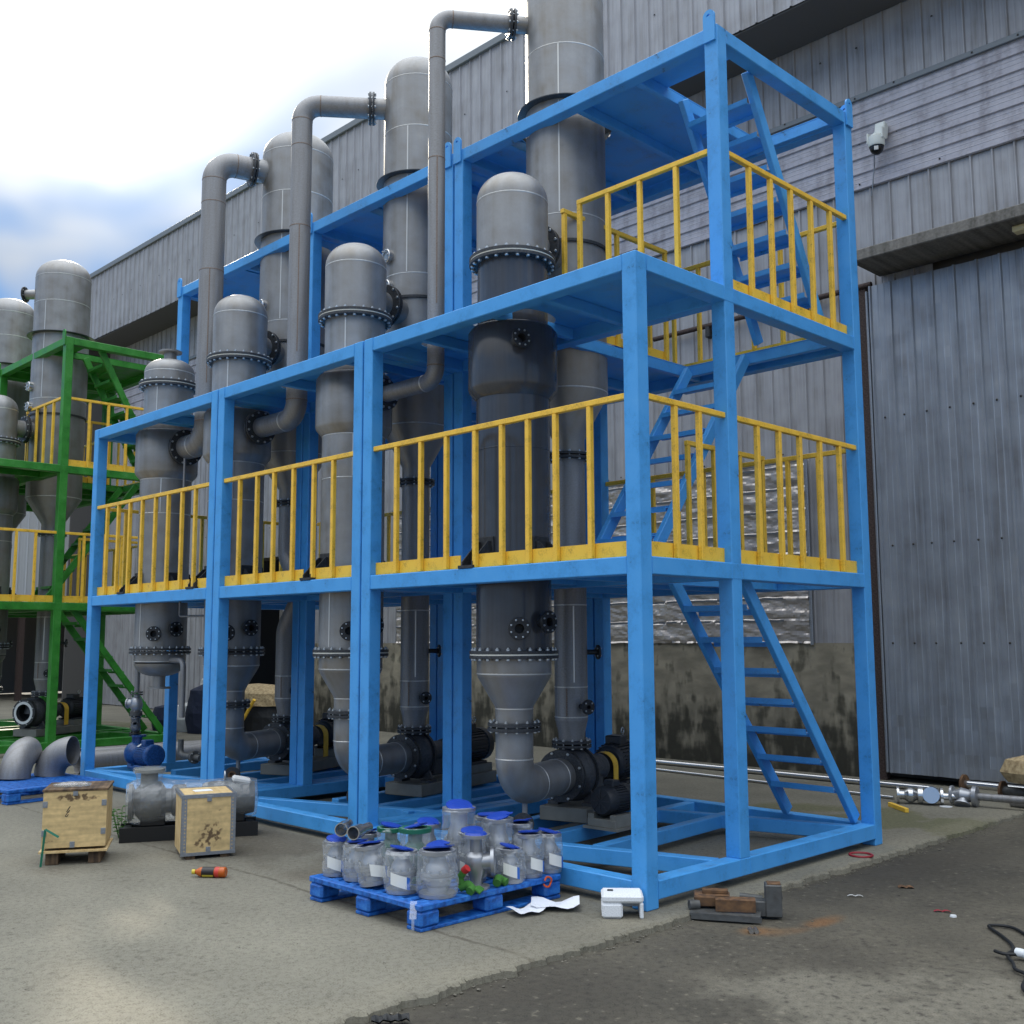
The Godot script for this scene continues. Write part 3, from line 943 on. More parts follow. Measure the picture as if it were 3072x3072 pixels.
func lug(parent: Node, at: Vector3, face: Vector3, m: Material) -> void:
	var g := Geo.new()
	var x := Vector3.UP.cross(face)
	var bas := Basis(x, Vector3.UP, face)
	g.box(at + Vector3(0, -0.05, 0), Vector3(0.1, 0.2, 0.018), bas)
	for k in 16:
		var a0 := PI * k / 16.0
		var a1 := PI * (k + 1) / 16.0
		for s in [-0.009, 0.009]:
			var f := func(r: float, a: float) -> Vector3: return at + Vector3(0, 0.05, 0) + bas * Vector3(r * cos(a), r * sin(a), s)
			g.quad(f.call(0.018, a0), f.call(0.05, a0), f.call(0.05, a1), f.call(0.018, a1), face * signf(s))
		var o := func(r: float, a: float, s: float) -> Vector3: return at + Vector3(0, 0.05, 0) + bas * Vector3(r * cos(a), r * sin(a), s)
		g.quad(o.call(0.05, a0, -0.009), o.call(0.05, a0, 0.009), o.call(0.05, a1, 0.009), o.call(0.05, a1, -0.009), bas * Vector3(cos((a0 + a1) / 2), sin((a0 + a1) / 2), 0))
		g.quad(o.call(0.018, a0, -0.009), o.call(0.018, a0, 0.009), o.call(0.018, a1, 0.009), o.call(0.018, a1, -0.009), bas * -Vector3(cos((a0 + a1) / 2), sin((a0 + a1) / 2), 0))
	put("lifting_lug", g, m, parent)

# xr, xl: outer faces right and left; hs: level heights; opts: stairs, vessels [x...], columns [[x, r]...], pipe (x of the vapour pipe hole), toe gaps, rails
func frame(called: String, xr: float, xl: float, hs: Array, m: Material, label: String, group: String, o: Dictionary) -> Node3D:
	var T := thing(called, Vector3((xr + xl) / 2, 0, -1.53), label, "steel frame", group)
	var O := -T.position
	var hb := 0.169
	var h0 := 0.054
	var bh := 0.116
	var H1: float = hs[0]
	var H2: float = hs[1]
	var H3: float = hs[2]
	var bv := 0.006
	for x in [xr - WP, xl]:
		for q in [[-WP, H2, 0.0], [ZM - WP, H3, hb - 0.002], [ZR, H3, 0.0]]:
			put("post", Geo.new().span(O + Vector3(x, q[2], q[0]), O + Vector3(x + WP, q[1], q[0] + WP), bv), m, T)
	# long beams between the posts
	for q in [[-WP, hb], [-WP, H1], [-WP, H2], [ZM - WP, H1], [ZM - WP, H2], [ZM - WP, H3], [ZR, hb], [ZR, H1], [ZR, H2], [ZR, H3]]:
		var f := 0.0 if q[0] != -WP else 0.002
		put("beam", Geo.new().span(O + Vector3(xl + WP - 0.001, q[1] - (bh if q[1] > 1.0 else hb - h0), q[0] + 0.002), O + Vector3(xr - WP + 0.001, q[1] - (0.002 if q[1] == H2 or q[1] == H3 else 0.0), q[0] + WP - 0.002), bv), m, T)
	# cross beams, 2 mm proud of the posts they pass
	for s in [[xr - WP - 0.002, xr + 0.002], [xl - 0.002, xl + WP + 0.002]]:
		for y in [hb, H1, H2]:
			put("cross_beam", Geo.new().span(O + Vector3(s[0], y - (bh if y > 1.0 else hb - h0), ZR + WP - 0.001), O + Vector3(s[1], y - (0.002 if y == H2 else 0.0), -WP + 0.001), bv), m, T)
		put("cross_beam", Geo.new().span(O + Vector3(s[0] + 0.004, H3 - bh, ZR + WP - 0.001), O + Vector3(s[1] - 0.004, H3 - 0.002, ZM - WP + 0.001), bv), m, T)
	# weld beads where the front and end beams meet the posts
	for y in [hb, H1, H2]:
		var hh := bh if y > 1.0 else hb - h0
		for q in [[xl + WP, 0.0], [xr - WP, 0.0]]:
			put("weld_bead", Geo.new().tube([O + Vector3(q[0], y - hh + 0.004, -0.001), O + Vector3(q[0] + 0.002, y - hh * 0.5, 0.001), O + Vector3(q[0], y - 0.004, -0.001)], 0.005, 6), m, T)
		for zz in [-WP, ZM, ZM - WP, ZR + WP]:
			put("weld_bead", Geo.new().tube([O + Vector3(xr + 0.001, y - hh + 0.004, zz), O + Vector3(xr + 0.002, y - hh * 0.5, zz + 0.002), O + Vector3(xr + 0.001, y - 0.004, zz)], 0.004, 6), m, T)
	# base bracing
	var yb := (hb + h0) / 2
	put("brace", Geo.new().beam(O + Vector3(xl + 0.14, yb - 0.001, -0.16), O + Vector3(xr - 0.13, yb - 0.001, -0.93), 0.1, 0.11, bv), m, T)
	put("brace", Geo.new().beam(O + Vector3(xl + 0.14, yb - 0.002, -2.1), O + Vector3(xr - 0.13, yb - 0.002, -2.8), 0.1, 0.108, bv), m, T)
	for x in o.get("runners", []):
		put("runner", Geo.new().beam(O + Vector3(x, yb - 0.003, -0.75), O + Vector3(x - 0.2, yb - 0.003, ZR + WP), 0.1, 0.106, bv), m, T)
	for lx in [xr - 0.06, xl + 0.06]:
		lug(T, O + Vector3(lx, H3 + 0.02, ZM + 0.012), Vector3(0, 0, 1), m)
		lug(T, O + Vector3(lx, H3 + 0.02, ZR - 0.012), Vector3(0, 0, -1), m)
	lug(T, O + Vector3(xr + 0.012, H3 + 0.02, ZR + 0.06), Vector3(1, 0, 0), m)
	# decks
	var xa := xl + WP
	var xb := xr - WP
	for lev in [H1, H2, H3]:
		var y: float = lev - 0.004
		if lev < H3:
			var cuts := []
			for v in o.get("vessels", []):
				cuts.append(Vector3(v, -0.51, 0.30 if lev == H1 else 0.345))
			if lev == H2 and o.has("pipe"):
				cuts.append(Vector3(o.pipe, -0.51, o.pipe_r + 0.05))
			cuts.sort_custom(func(p, q): return p.x < q.x)
			var at := xa
			for i in cuts.size():
				var nxt: float = xb if i == cuts.size() - 1 else (cuts[i].x + cuts[i].z + cuts[i + 1].x - cuts[i + 1].z) / 2
				plate(T, O.x + at, O.x + nxt, O.z + ZM, O.z - WP, y, m, cuts[i] + Vector3(O.x, O.z, 0))
				at = nxt
			if cuts.is_empty():
				plate(T, O.x + xa, O.x + xb, O.z + ZM, O.z - WP, y, m)
		var right := xb
		if o.get("stairs", false):
			var op: Array = [xr - 0.82, -2.9, -1.3] if lev == H1 else [xr - 1.58, -2.72, ZM - WP] if lev == H2 else [xr - 0.82, -2.88, -1.5]
			right = op[0]
			if lev == H2:
				right = xr - 1.58
			plate(T, O.x + right, O.x + xb, O.z + ZR + WP, O.z + op[1], y, m)
			if op[2] < ZM - WP - 0.01:
				plate(T, O.x + right, O.x + xb, O.z + op[2], O.z + ZM - WP, y, m)
			put("joist", Geo.new().span(O + Vector3(right - 0.06, lev - 0.11, ZR + WP), O + Vector3(right, lev - 0.013, ZM - WP), 0.004), m, T)
			if lev != H1:
				put("joist", Geo.new().span(O + Vector3(right, lev - 0.108, op[1] - 0.06), O + Vector3(xb, lev - 0.013, op[1]), 0.004), m, T)
		var cols: Array = o.get("columns", [])
		var at2 := xa
		for i in cols.size():
			var r: float = 0.17 if lev == H1 else cols[i][1] + 0.06
			var nx: float = right if i == cols.size() - 1 else (cols[i][0] + cols[i + 1][0]) / 2
			plate(T, O.x + at2, O.x + nx, O.z + ZR + WP, O.z + ZM - WP, y, m, Vector3(cols[i][0] + O.x, -1.46 + O.z, r))
			at2 = nx
		if cols.is_empty():
			plate(T, O.x + xa, O.x + right, O.z + ZR + WP, O.z + ZM - WP, y, m)
		# joists under the plates
		for q in o.get("joists", []):
			if q < right - 0.2:
				put("joist", Geo.new().span(O + Vector3(q - 0.03, lev - 0.1, ZR + WP), O + Vector3(q + 0.03, lev - 0.013, ZM - WP), 0.004), m, T)
			if lev < H3:
				put("joist", Geo.new().span(O + Vector3(q - 0.03, lev - 0.1, ZM), O + Vector3(q + 0.03, lev - 0.013, -WP), 0.004), m, T)
	# railings
	var f0 := xl + WP
	var f1 := xr - WP
	var toes := []
	var from := 0.0
	var gaps: Array = o.get("gaps", [])
	for gp in gaps:
		toes.append([from, (gp - 0.12 - f0) / (f1 - f0)])
		from = (gp + 0.05 - f0) / (f1 - f0)
	toes.append([from, 1.0])
	railing(T, O + Vector3(f0, H1, -0.04), O + Vector3(f1, H1, -0.04), spots(f0, f1, o.front), Vector3(0, 0, -1), toes)
	var nr := int((f1 - f0) / 0.34)
	for y in [H1, H2]:
		railing(T, O + Vector3(f0, y, ZR + 0.04), O + Vector3(f1, y, ZR + 0.04), even(nr), Vector3(0, 0, 1))
	if o.get("near", false):
		railing(T, O + Vector3(xr - 0.04, H1, -WP), O + Vector3(xr - 0.04, H1, ZM), spots(-WP, ZM, [-0.44, -0.72]), Vector3(-1, 0, 0))
		for y in [H1, H2]:
			railing(T, O + Vector3(xr - 0.04, y, ZM - WP), O + Vector3(xr - 0.04, y, ZR + WP), spots(ZM - WP, ZR + WP, [-1.45, -1.75, -2.05, -2.36, -2.67]), Vector3(-1, 0, 0))
		railing(T, O + Vector3(xr - 1.43, H2, ZM - 0.02), O + Vector3(xr - WP, H2, ZM - 0.02), [0.015, 0.25, 0.5, 0.77], Vector3(0, 0, -1), [])
		railing(T, O + Vector3(xr - 1.63, H2, ZM - 0.04), O + Vector3(xr - 1.63, H2, -2.5), [0.02, 0.25, 0.5, 0.75, 0.985], Vector3(-1, 0, 0))
		railing(T, O + Vector3(xr - 0.87, H1, -2.85), O + Vector3(xr - 0.87, H1, -1.7), [0.02, 0.33, 0.66, 0.98], Vector3(-1, 0, 0), [])
	if o.get("far", false):
		railing(T, O + Vector3(xl + 0.04, H1, -WP), O + Vector3(xl + 0.04, H1, ZM), [0.33, 0.66], Vector3(1, 0, 0))
		railing(T, O + Vector3(xl + 0.04, H1, ZM - WP), O + Vector3(xl + 0.04, H1, ZR + WP), even(5), Vector3(1, 0, 0))
	if o.get("stairs", false):
		stair(T, O.x + xr - 0.15, O.x + xr - 0.77, O.z - 2.9, hb + 0.03, O.z - 1.36, H1 - 0.08, 7, m)
		stair(T, O.x + xr - 0.9, O.x + xr - 1.52, O.z - 1.22, H1 + 0.04, O.z - 2.66, H2 - 0.07, 7, m)
		stair(T, O.x + xr - 0.15, O.x + xr - 0.77, O.z - 2.68, H2 + 0.04, O.z - 1.64, H3 - 0.09, 7, m)
	return T

# ---- vessels and pipes ----
var bolt_meshes := {}

func bolt_mesh(len: float, r: float) -> Mesh:
	var key := "%.3f %.3f" % [len, r]
	if not bolt_meshes.has(key):
		var g := Geo.new()
		var h := len / 2
		g.lathe(v2([[0.0, h + r * 1.5], [r * 0.5, h + r * 1.4], [r * 0.5, h + r * 0.9]]), 6)
		for s in [1.0, -1.0]:
			g.lathe(v2([[0.0, s * (h + r * 0.95)], [r * 0.8, s * (h + r * 0.95)], [r, s * (h + r * 0.75)], [r, s * h]]), 6)
		g.lathe(v2([[r * 0.5, -h], [r * 0.5, h]]), 6)
		bolt_meshes[key] = g.mesh()
	return bolt_meshes[key]

func flange(parent: Node, xf: Transform3D, ro: float, ri: float, th: float, nb: int, seal := true, m: Material = null, single := false) -> MeshInstance3D:
	var g := Geo.new()
	var gap := 0.006
	var seg := 40 if ro > 0.15 else 24
	for s in [1.0] if single else [1.0, -1.0]:
		g.lathe(v2([[ri, s * gap], [ro, s * gap], [ro, s * (gap + th - 0.003)], [ro - 0.003, s * (gap + th)], [ri, s * (gap + th)], [ri, s * gap]]), seg, xf)
	var f := put("flange", g, m if m else M.flange_steel, parent)
	if seal:
		put("gasket", Geo.new().lathe(v2([[ri, -gap], [ro - 0.004 if ro > 0.25 else ro * 0.86, -gap], [ro - 0.004 if ro > 0.25 else ro * 0.86, gap], [ri, gap]]), seg, xf), M.gasket, f)
	var br := 0.0165 if ro > 0.25 else 0.0125 if ro > 0.12 else 0.008
	var bm := bolt_mesh(2.0 * (gap + th) if not single else gap + th, br)
	var rc := ro - br * 1.55
	for k in nb:
		var a := TAU * (k + 0.5) / nb
		putm("bolt", bm, M.bolt_zinc, f, xf * Transform3D(Basis(), Vector3(rc * cos(a), 0.0 if not single else (gap + th) / 2, rc * sin(a))))
	return f

func ring(parent: Node, r: float, y: float, m: Material, xf := Transform3D.IDENTITY) -> void:
	put("weld_seam", Geo.new().lathe(v2([[r - 0.001, -0.007], [r + 0.0025, -0.003], [r + 0.0025, 0.003], [r - 0.001, 0.007]]), 40, xf * Transform3D(Basis(), Vector3(0, y, 0))), m, parent)

func upright(parent: Node, r: float, ya: float, yb: float, dir: Vector3, m: Material) -> void:
	var d := dir.normalized()
	var x := Vector3.UP.cross(d)
	put("weld_seam", Geo.new().box(d * r + Vector3(0, (ya + yb) / 2, 0), Vector3(0.012, yb - ya, 0.005), Basis(x, Vector3.UP, d)), m, parent)

func nozzle(parent: Node, from: Vector3, dir: Vector3, r: float, length: float, ro: float, m: Material, nb := 8) -> void:
	var xf := axis(from, dir)
	var g := Geo.new().lathe(v2([[r, -0.05], [r, length]]), 20, xf)
	g.lathe(v2([[r * 0.8, length + 0.02], [r * 0.8, length - 0.06], [0.0, length - 0.06]]), 20, xf)
	var n := put("nozzle", g, m, parent)
	flange(n, xf * Transform3D(Basis(), Vector3(0, length, 0)), ro, r * 0.8, 0.018, 0, false, M.black_iron, true)
	var bm := bolt_mesh(0.022, 0.008)
	for k in nb:
		var a := TAU * (k + 0.5) / nb
		putm("bolt", bm, M.bolt_zinc, n, xf * Transform3D(Basis(), Vector3((ro - 0.018) * cos(a), length + 0.014, (ro - 0.018) * sin(a))))

func dome(r: float, y: float, h: float) -> Array:
	var p := []
	for k in 15:
		var a := PI / 2 * k / 14.0
		p.append([r * pow(sin(a), 0.82), y + h * cos(a)])
	return p

func brackets(parent: Node, r: float, y: float) -> void:
	for k in 4:
		var d := Vector3(sin(k * PI / 2), 0, cos(k * PI / 2))
		var s := Vector3.UP.cross(d)
		var g := Geo.new()
		g.box(d * (r + 0.1) + Vector3(0, y + 0.012, 0), Vector3(0.16, 0.022, 0.24), Basis(s, Vector3.UP, d))
		g.box(d * (r + 0.004) + Vector3(0, y + 0.13, 0), Vector3(0.17, 0.24, 0.016), Basis(s, Vector3.UP, d), 0.004)
		for q in [-0.055, 0.055]:
			var a: Vector3 = d * (r + 0.01) + s * q + Vector3(0, y + 0.022, 0)
			var b: Vector3 = a + d * 0.19
			var c: Vector3 = a + Vector3(0, 0.19, 0)
			var c2: Vector3 = c + d * 0.03
			var b2: Vector3 = b + Vector3(0, 0.03, 0)
			for w in [-0.006, 0.006]:
				g.quad(a + s * w, b + s * w, b2 + s * w, c2 + s * w, s * signf(w))
				g.tri(a + s * w, c2 + s * w, c + s * w, s * signf(w), s * signf(w), s * signf(w))
			g.quad(b2 - s * 0.006, b2 + s * 0.006, c2 + s * 0.006, c2 - s * 0.006, (d + Vector3.UP).normalized())
			g.quad(b - s * 0.006, b + s * 0.006, b2 + s * 0.006, b2 - s * 0.006, d)
		put("support_bracket", g, M.black_iron, parent)

func exchanger(xz: Vector2, to: Vector2, shell: Material, label: String, o := {}) -> Node3D:   # to: the column it feeds
	var T := thing("heat_exchanger", Vector3(xz.x, 0, xz.y), label, "heat exchanger", "upright heat exchangers in the frames")
	var d := Vector3(to.x - xz.x, 0, to.y - xz.y)
	var dist := d.length()
	d = d.normalized()
	var view := Vector3(0.66, 0, 0.75)
	var S: Material = M.stainless
	var ds: float = 4.84 if o.has("low_dome") else 5.18
	var dm := put("dome", Geo.new().lathe(v2(dome(0.29, ds, 0.17 if o.has("low_dome") else 0.23) + [[0.29, 4.7]]), 48), S, T)
	ring(dm, 0.29, ds - 0.01, M.weld)
	if o.has("low_dome"):
		put("top_nozzle", Geo.new().lathe(v2([[0.073, 4.95], [0.073, 5.09], [0.135, 5.095], [0.135, 5.115], [0.06, 5.115], [0.06, 5.0], [0.0, 5.0]]), 32), S, T)
	flange(T, Transform3D(Basis(), Vector3(0, 4.675, 0)), 0.349, 0.285, 0.026, 24)
	var up := put("upper_shell", Geo.new().lathe(v2([[0.283, 4.66], [0.283, 4.1]]), 48), shell, T)
	if shell == S:
		upright(up, 0.284, 4.2, 4.62, view.rotated(Vector3.UP, -0.1), M.weld)
	put("expansion_collar", Geo.new().lathe(v2([[0.283, 4.12], [0.33, 4.115], [0.357, 4.075], [0.357, 3.63], [0.35, 3.605], [0.296, 3.54]]), 48), shell, T)
	var sh := put("shell", Geo.new().lathe(v2([[0.293, 3.545], [0.293, 1.575]]), 48), shell, T)
	ring(sh, 0.293, 3.13, M.weld if shell == S else M.dark_shell)
	if shell == S:
		ring(sh, 0.293, 3.535, M.weld)
		upright(sh, 0.2935, 3.14, 3.53, view.rotated(Vector3.UP, 0.2), M.weld)
		upright(sh, 0.2935, 1.6, 3.12, view.rotated(Vector3.UP, -0.5), M.weld)
	flange(T, Transform3D(Basis(), Vector3(0, 1.545, 0)), 0.345, 0.285, 0.024, 24, shell != S or o.get("bright", false))
	brackets(T, 0.293, o.get("deck", 2.19) - 0.0)
	for q in [[0.9, 1.74, 0.05], [1.57, 1.79, 0.04]]:
		nozzle(T, Vector3(sin(q[0]), 0, cos(q[0])) * 0.29 + Vector3(0, q[1], 0), Vector3(sin(q[0]), 0, cos(q[0])), 0.045, 0.07, 0.085, M.black_iron)
	if o.has("dish"):
		put("bottom_dish", Geo.new().lathe(v2([[0.29, 1.53], [0.29, 1.42]] + dome(0.29, 1.42, -0.17).slice(1, 14)), 48), S, T)
		put("bottom_nozzle", Geo.new().lathe(v2([[0.068, 1.27], [0.068, 1.13], [0.13, 1.13], [0.13, 1.11], [0.0, 1.11]]), 28), S, T)
		ring(T, 0.29, 1.425, M.weld)
	else:
		var cap := put("bottom_cone", Geo.new().lathe(v2([[0.289, 1.53], [0.289, 1.4], [0.28, 1.37], [0.15, 1.15], [0.145, 1.135], [0.145, 1.0]]), 48), S, T)
		ring(cap, 0.289, 1.4, M.weld)
		ring(cap, 0.1455, 1.135, M.weld)
		flange(T, Transform3D(Basis(), Vector3(0, 0.998, 0)), 0.205, 0.14, 0.026, 14, false)
		var yb: float = 0.54
		var el := put("elbow", Geo.new().tube(bent([Vector3(0, 1.0, 0), Vector3(0, yb, 0), d * (dist - 0.19) + Vector3(0, yb, 0)], 0.215, 14), 0.145, 36, false), S, T)
		ring(el, 0.145, 0.756, M.weld)
		ring(el, 0.145, 0.0, M.weld, axis(d * 0.3 + Vector3(0, yb, 0), d))
		ring(el, 0.145, 0.0, M.weld, axis(d * (dist - 0.32) + Vector3(0, yb, 0), d))
		# drain under the elbow
		var dr := put("drain", Geo.new().tube(bent([d * 0.16 + Vector3(0, 0.44, 0), d * 0.16 + Vector3(0, 0.27, 0), d * 0.16 + Vector3(0.1, 0.27, 0.12)], 0.04, 6), 0.022, 12), M.steel_pipe, T)
		var dx := axis(d * 0.16 + Vector3(0.1, 0.27, 0.12), Vector3(0.1, 0, 0.12))
		var df := Geo.new().lathe(v2([[0.026, 0.0], [0.085, 0.0], [0.085, 0.018], [0.03, 0.018], [0.03, 0.0]]), 28, dx)
		put("flange", df, M.flange_steel, dr)
		put("gasket_face", Geo.new().lathe(v2([[0.0, 0.004], [0.024, 0.004], [0.028, 0.021], [0.044, 0.021], [0.044, 0.016]]), 28, dx), M.rust, dr)
	# duct from the dome to the column
	if o.get("duct", true):
		var y := 4.93
		var du := put("duct", Geo.new().tube([d * 0.24 + Vector3(0, y, 0), d * (dist - 0.2) + Vector3(0, y, 0)], 0.135, 32, false), S, T)
		flange(du, axis(d * 0.43 + Vector3(0, y, 0), d), 0.215, 0.13, 0.024, 12, false)
	if o.get("side", false):
		nozzle(T, Vector3(0.75, 0, 0.66) * 0.33 + Vector3(0, 3.93, 0), Vector3(0.95, 0.1, 0.3), 0.045, 0.09, 0.08, M.flange_steel)
	return T

func column(at: Vector2, r: float, label: String, top: float, o := {}) -> Node3D:
	var T := thing("separator_column", Vector3(at.x, 0, at.y), label, "column", "tall steel separator columns")
	var S: Material = M.stainless
	var hd := put("head", Geo.new().lathe(v2(dome(r, top - 0.3, 0.3) + [[r, 6.88]]), 56), S, T)
	ring(hd, r, top - 0.31, M.weld)
	var sh := put("shell", Geo.new().lathe(v2([[r, 6.88], [r, 5.08]]), 56), S, T)
	var view := Vector3(0.553, 0, 0.842)
	for y in [6.88, 5.32]:
		ring(sh, r, y, M.weld)
	upright(sh, r + 0.0005, 6.4, 6.87, view, M.weld)
	upright(sh, r + 0.0005, 5.33, 6.35, view, M.weld)
	put("support_ring", Geo.new().lathe(v2([[r, 6.36], [r + 0.075, 6.36], [r + 0.075, 6.368], [r, 6.368], [r, 6.36]]), 56), M.flange_steel, T)
	put("lower_band", Geo.new().lathe(v2([[r, 5.085], [r + 0.012, 5.085], [r + 0.012, 5.06], [r - 0.01, 5.06]]), 56), M.flange_steel, T)
	var lo := put("lower_shell", Geo.new().lathe(v2([[r - 0.008, 5.07], [r - 0.008, 3.78], [0.14, 3.39], [0.14, 3.26]]), 56), S, T)
	ring(lo, r - 0.008, 3.79, M.weld)
	flange(T, Transform3D(Basis(), Vector3(0, 3.235, 0)), 0.19, 0.135, 0.022, 12, false)
	var path: Array = [Vector3(0, 3.26, 0), Vector3(0, 0.98, 0)]
	if o.has("jog"):
		path = bent([Vector3(0, 3.26, 0), Vector3(0, 2.62, 0), Vector3(o.jog, 2.22, 0.0), Vector3(0, 1.78, 0), Vector3(0, 0.98, 0)], 0.22, 5)
	var pp := put("down_pipe", Geo.new().tube(path, 0.14, 36, false), M.steel_pipe, T)
	for y in [1.26, 1.01]:
		ring(pp, 0.14, y, M.weld)
	upright(pp, 0.1405, 1.02, 1.25, Vector3(0.45, 0, 0.89), M.burnt_weld)
	if not o.has("jog"):
		ring(pp, 0.14, 1.95, M.weld)
		upright(pp, 0.1405, 1.3, 1.94, Vector3(0.8, 0, 0.6), M.weld)
	put("reducer", Geo.new().lathe(v2([[0.14, 1.0], [0.135, 0.97], [0.112, 0.87], [0.11, 0.81]]), 36), M.steel_pipe, T)
	flange(T, Transform3D(Basis(), Vector3(0, 0.785, 0)), 0.168, 0.108, 0.022, 12, false)
	for q in [[1.35, 1.1], [2.6, 1.55]]:
		nozzle(T, Vector3(sin(q[0]), 0, cos(q[0])) * 0.13 + Vector3(0, q[1], 0), Vector3(sin(q[0]), 0, cos(q[0])), 0.022, 0.1, 0.062, M.black_iron, 4)
	for y in [5.52, 5.2]:
		var xf := axis(Vector3(-0.02, y, r - 0.02), Vector3(-0.06, 0, 1))
		var g := Geo.new().lathe(v2([[0.075, -0.02], [0.075, 0.06], [0.068, 0.066], [0.046, 0.066], [0.044, 0.05], [0.0, 0.05]]), 28, xf)
		var sgl := put("sight_glass", g, M.bright_steel, T)
		put("pane", Geo.new().lathe(v2([[0.0, 0.054], [0.045, 0.054]]), 28, xf), M.sight_glass, sgl)
		for k in 6:
			var a := TAU * k / 6
			putm("bolt", bolt_mesh(0.016, 0.009), M.bolt_zinc, sgl, xf * Transform3D(Basis(), Vector3(0.058 * cos(a), 0.066, 0.058 * sin(a))))
	return T

func vapour_pipe(px: float, r: float, C: Vector2, cr: float, vx: float, label: String) -> void:
	var z := -0.51
	var T := thing("vapour_pipe", Vector3(px, 0, z), label, "pipe", "grey vapour pipes over the frames")
	var to := Vector3(C.x - px, 0, C.y - z)
	var d := to.normalized()
	var L := to.length()
	var yt := 7.24 - r * 0.35
	var yl := 3.88
	var R := r * 1.7
	var end := vx + 0.357 + 0.1 - px
	var main := put("pipe", Geo.new().tube(bent([Vector3(end, yl, 0), Vector3(0, yl, 0), Vector3(0, yt, 0), d * (L - cr - 0.13) + Vector3(0, yt, 0)], R, 14), r, 36, false), M.steel_pipe, T)
	ring(main, r, yt - R, M.burnt_weld)
	ring(main, r, yl + R, M.burnt_weld)
	ring(main, r, (yt + yl) * 0.53, M.burnt_weld)
	ring(main, r, yt - R - 0.28, M.burnt_weld)
	ring(main, r, 0.0, M.burnt_weld, axis(d * (R + 0.01) + Vector3(0, yt, 0), d))
	ring(main, r, 0.0, M.weld, axis(Vector3(-R - 0.01, yl, 0), Vector3(-1, 0, 0)))
	upright(main, r + 0.0005, (yt + yl) * 0.5 - 1.0, (yt + yl) * 0.53, Vector3(0.8, 0, 0.6), M.burnt_weld)
	flange(main, axis(d * (L - cr - 0.13) + Vector3(0, yt, 0), d), r + 0.062, r, 0.022, 10, false)
	put("branch", Geo.new().lathe(v2([[r, 0.0], [r, 0.17]]), 32, axis(d * (L - cr - 0.12) + Vector3(0, yt, 0), d)), M.stainless, T)
	flange(main, axis(Vector3(end, yl, 0), Vector3(-1, 0, 0)), r + 0.07, r, 0.024, 12, false)
	put("branch", Geo.new().lathe(v2([[r, 0.0], [r, 0.13]]), 32, axis(Vector3(end, yl, 0), Vector3(-1, 0, 0))), M.stainless, T)

func motor(parent: Node, c: Vector3, r: float, len: float, m: Material, eye := true) -> void:   # along local -z from c
	var xf := axis(c, Vector3(0, 0, -1))
	var g := Geo.new().lathe(v2([[0.0, 0.0], [r * 0.72, 0.0], [r * 0.86, len * 0.04], [r * 0.9, len * 0.1], [r * 0.9, len * 0.78], [r * 0.98, len * 0.8], [r * 0.98, len * 0.97], [r * 0.9, len], [r * 0.75, len * 1.01], [0.0, len * 1.0]]), 32, xf)
	var body := put("motor", g, m, parent)
	var fins := Geo.new()
	for k in 30:
		var a := TAU * k / 30
		fins.box(c + Vector3(cos(a) * r * 0.94, sin(a) * r * 0.94, -len * 0.44), Vector3(r * 0.1, 0.006, len * 0.64), Basis(Vector3(0, 0, 1), a))
	put("cooling_fins", fins, m, body)
	put("terminal_box", Geo.new().box(c + Vector3(0, r * 1.08, -len * 0.4), Vector3(r * 0.9, r * 0.5, len * 0.3), Basis.IDENTITY, 0.01), m, body)
	var ft := Geo.new()
	for s in [-1.0, 1.0]:
		ft.box(c + Vector3(s * r * 0.72, -r * 0.98, -len * 0.42), Vector3(r * 0.4, r * 0.2, len * 0.6), Basis.IDENTITY, 0.006)
	put("motor_foot", ft, m, body)
	if eye:
		var p := []
		for k in 17:
			var a := TAU * k / 16
			p.append(c + Vector3(0.0, r * 1.5 + 0.028 * sin(a), -len * 0.7 + 0.028 * cos(a)))
		put("eye_bolt", Geo.new().tube(p, 0.006, 8, false).beam(c + Vector3(0, r * 0.9, -len * 0.7), c + Vector3(0, r * 1.5 - 0.03, -len * 0.7), 0.012, 0.012), M.bolt_zinc, body)

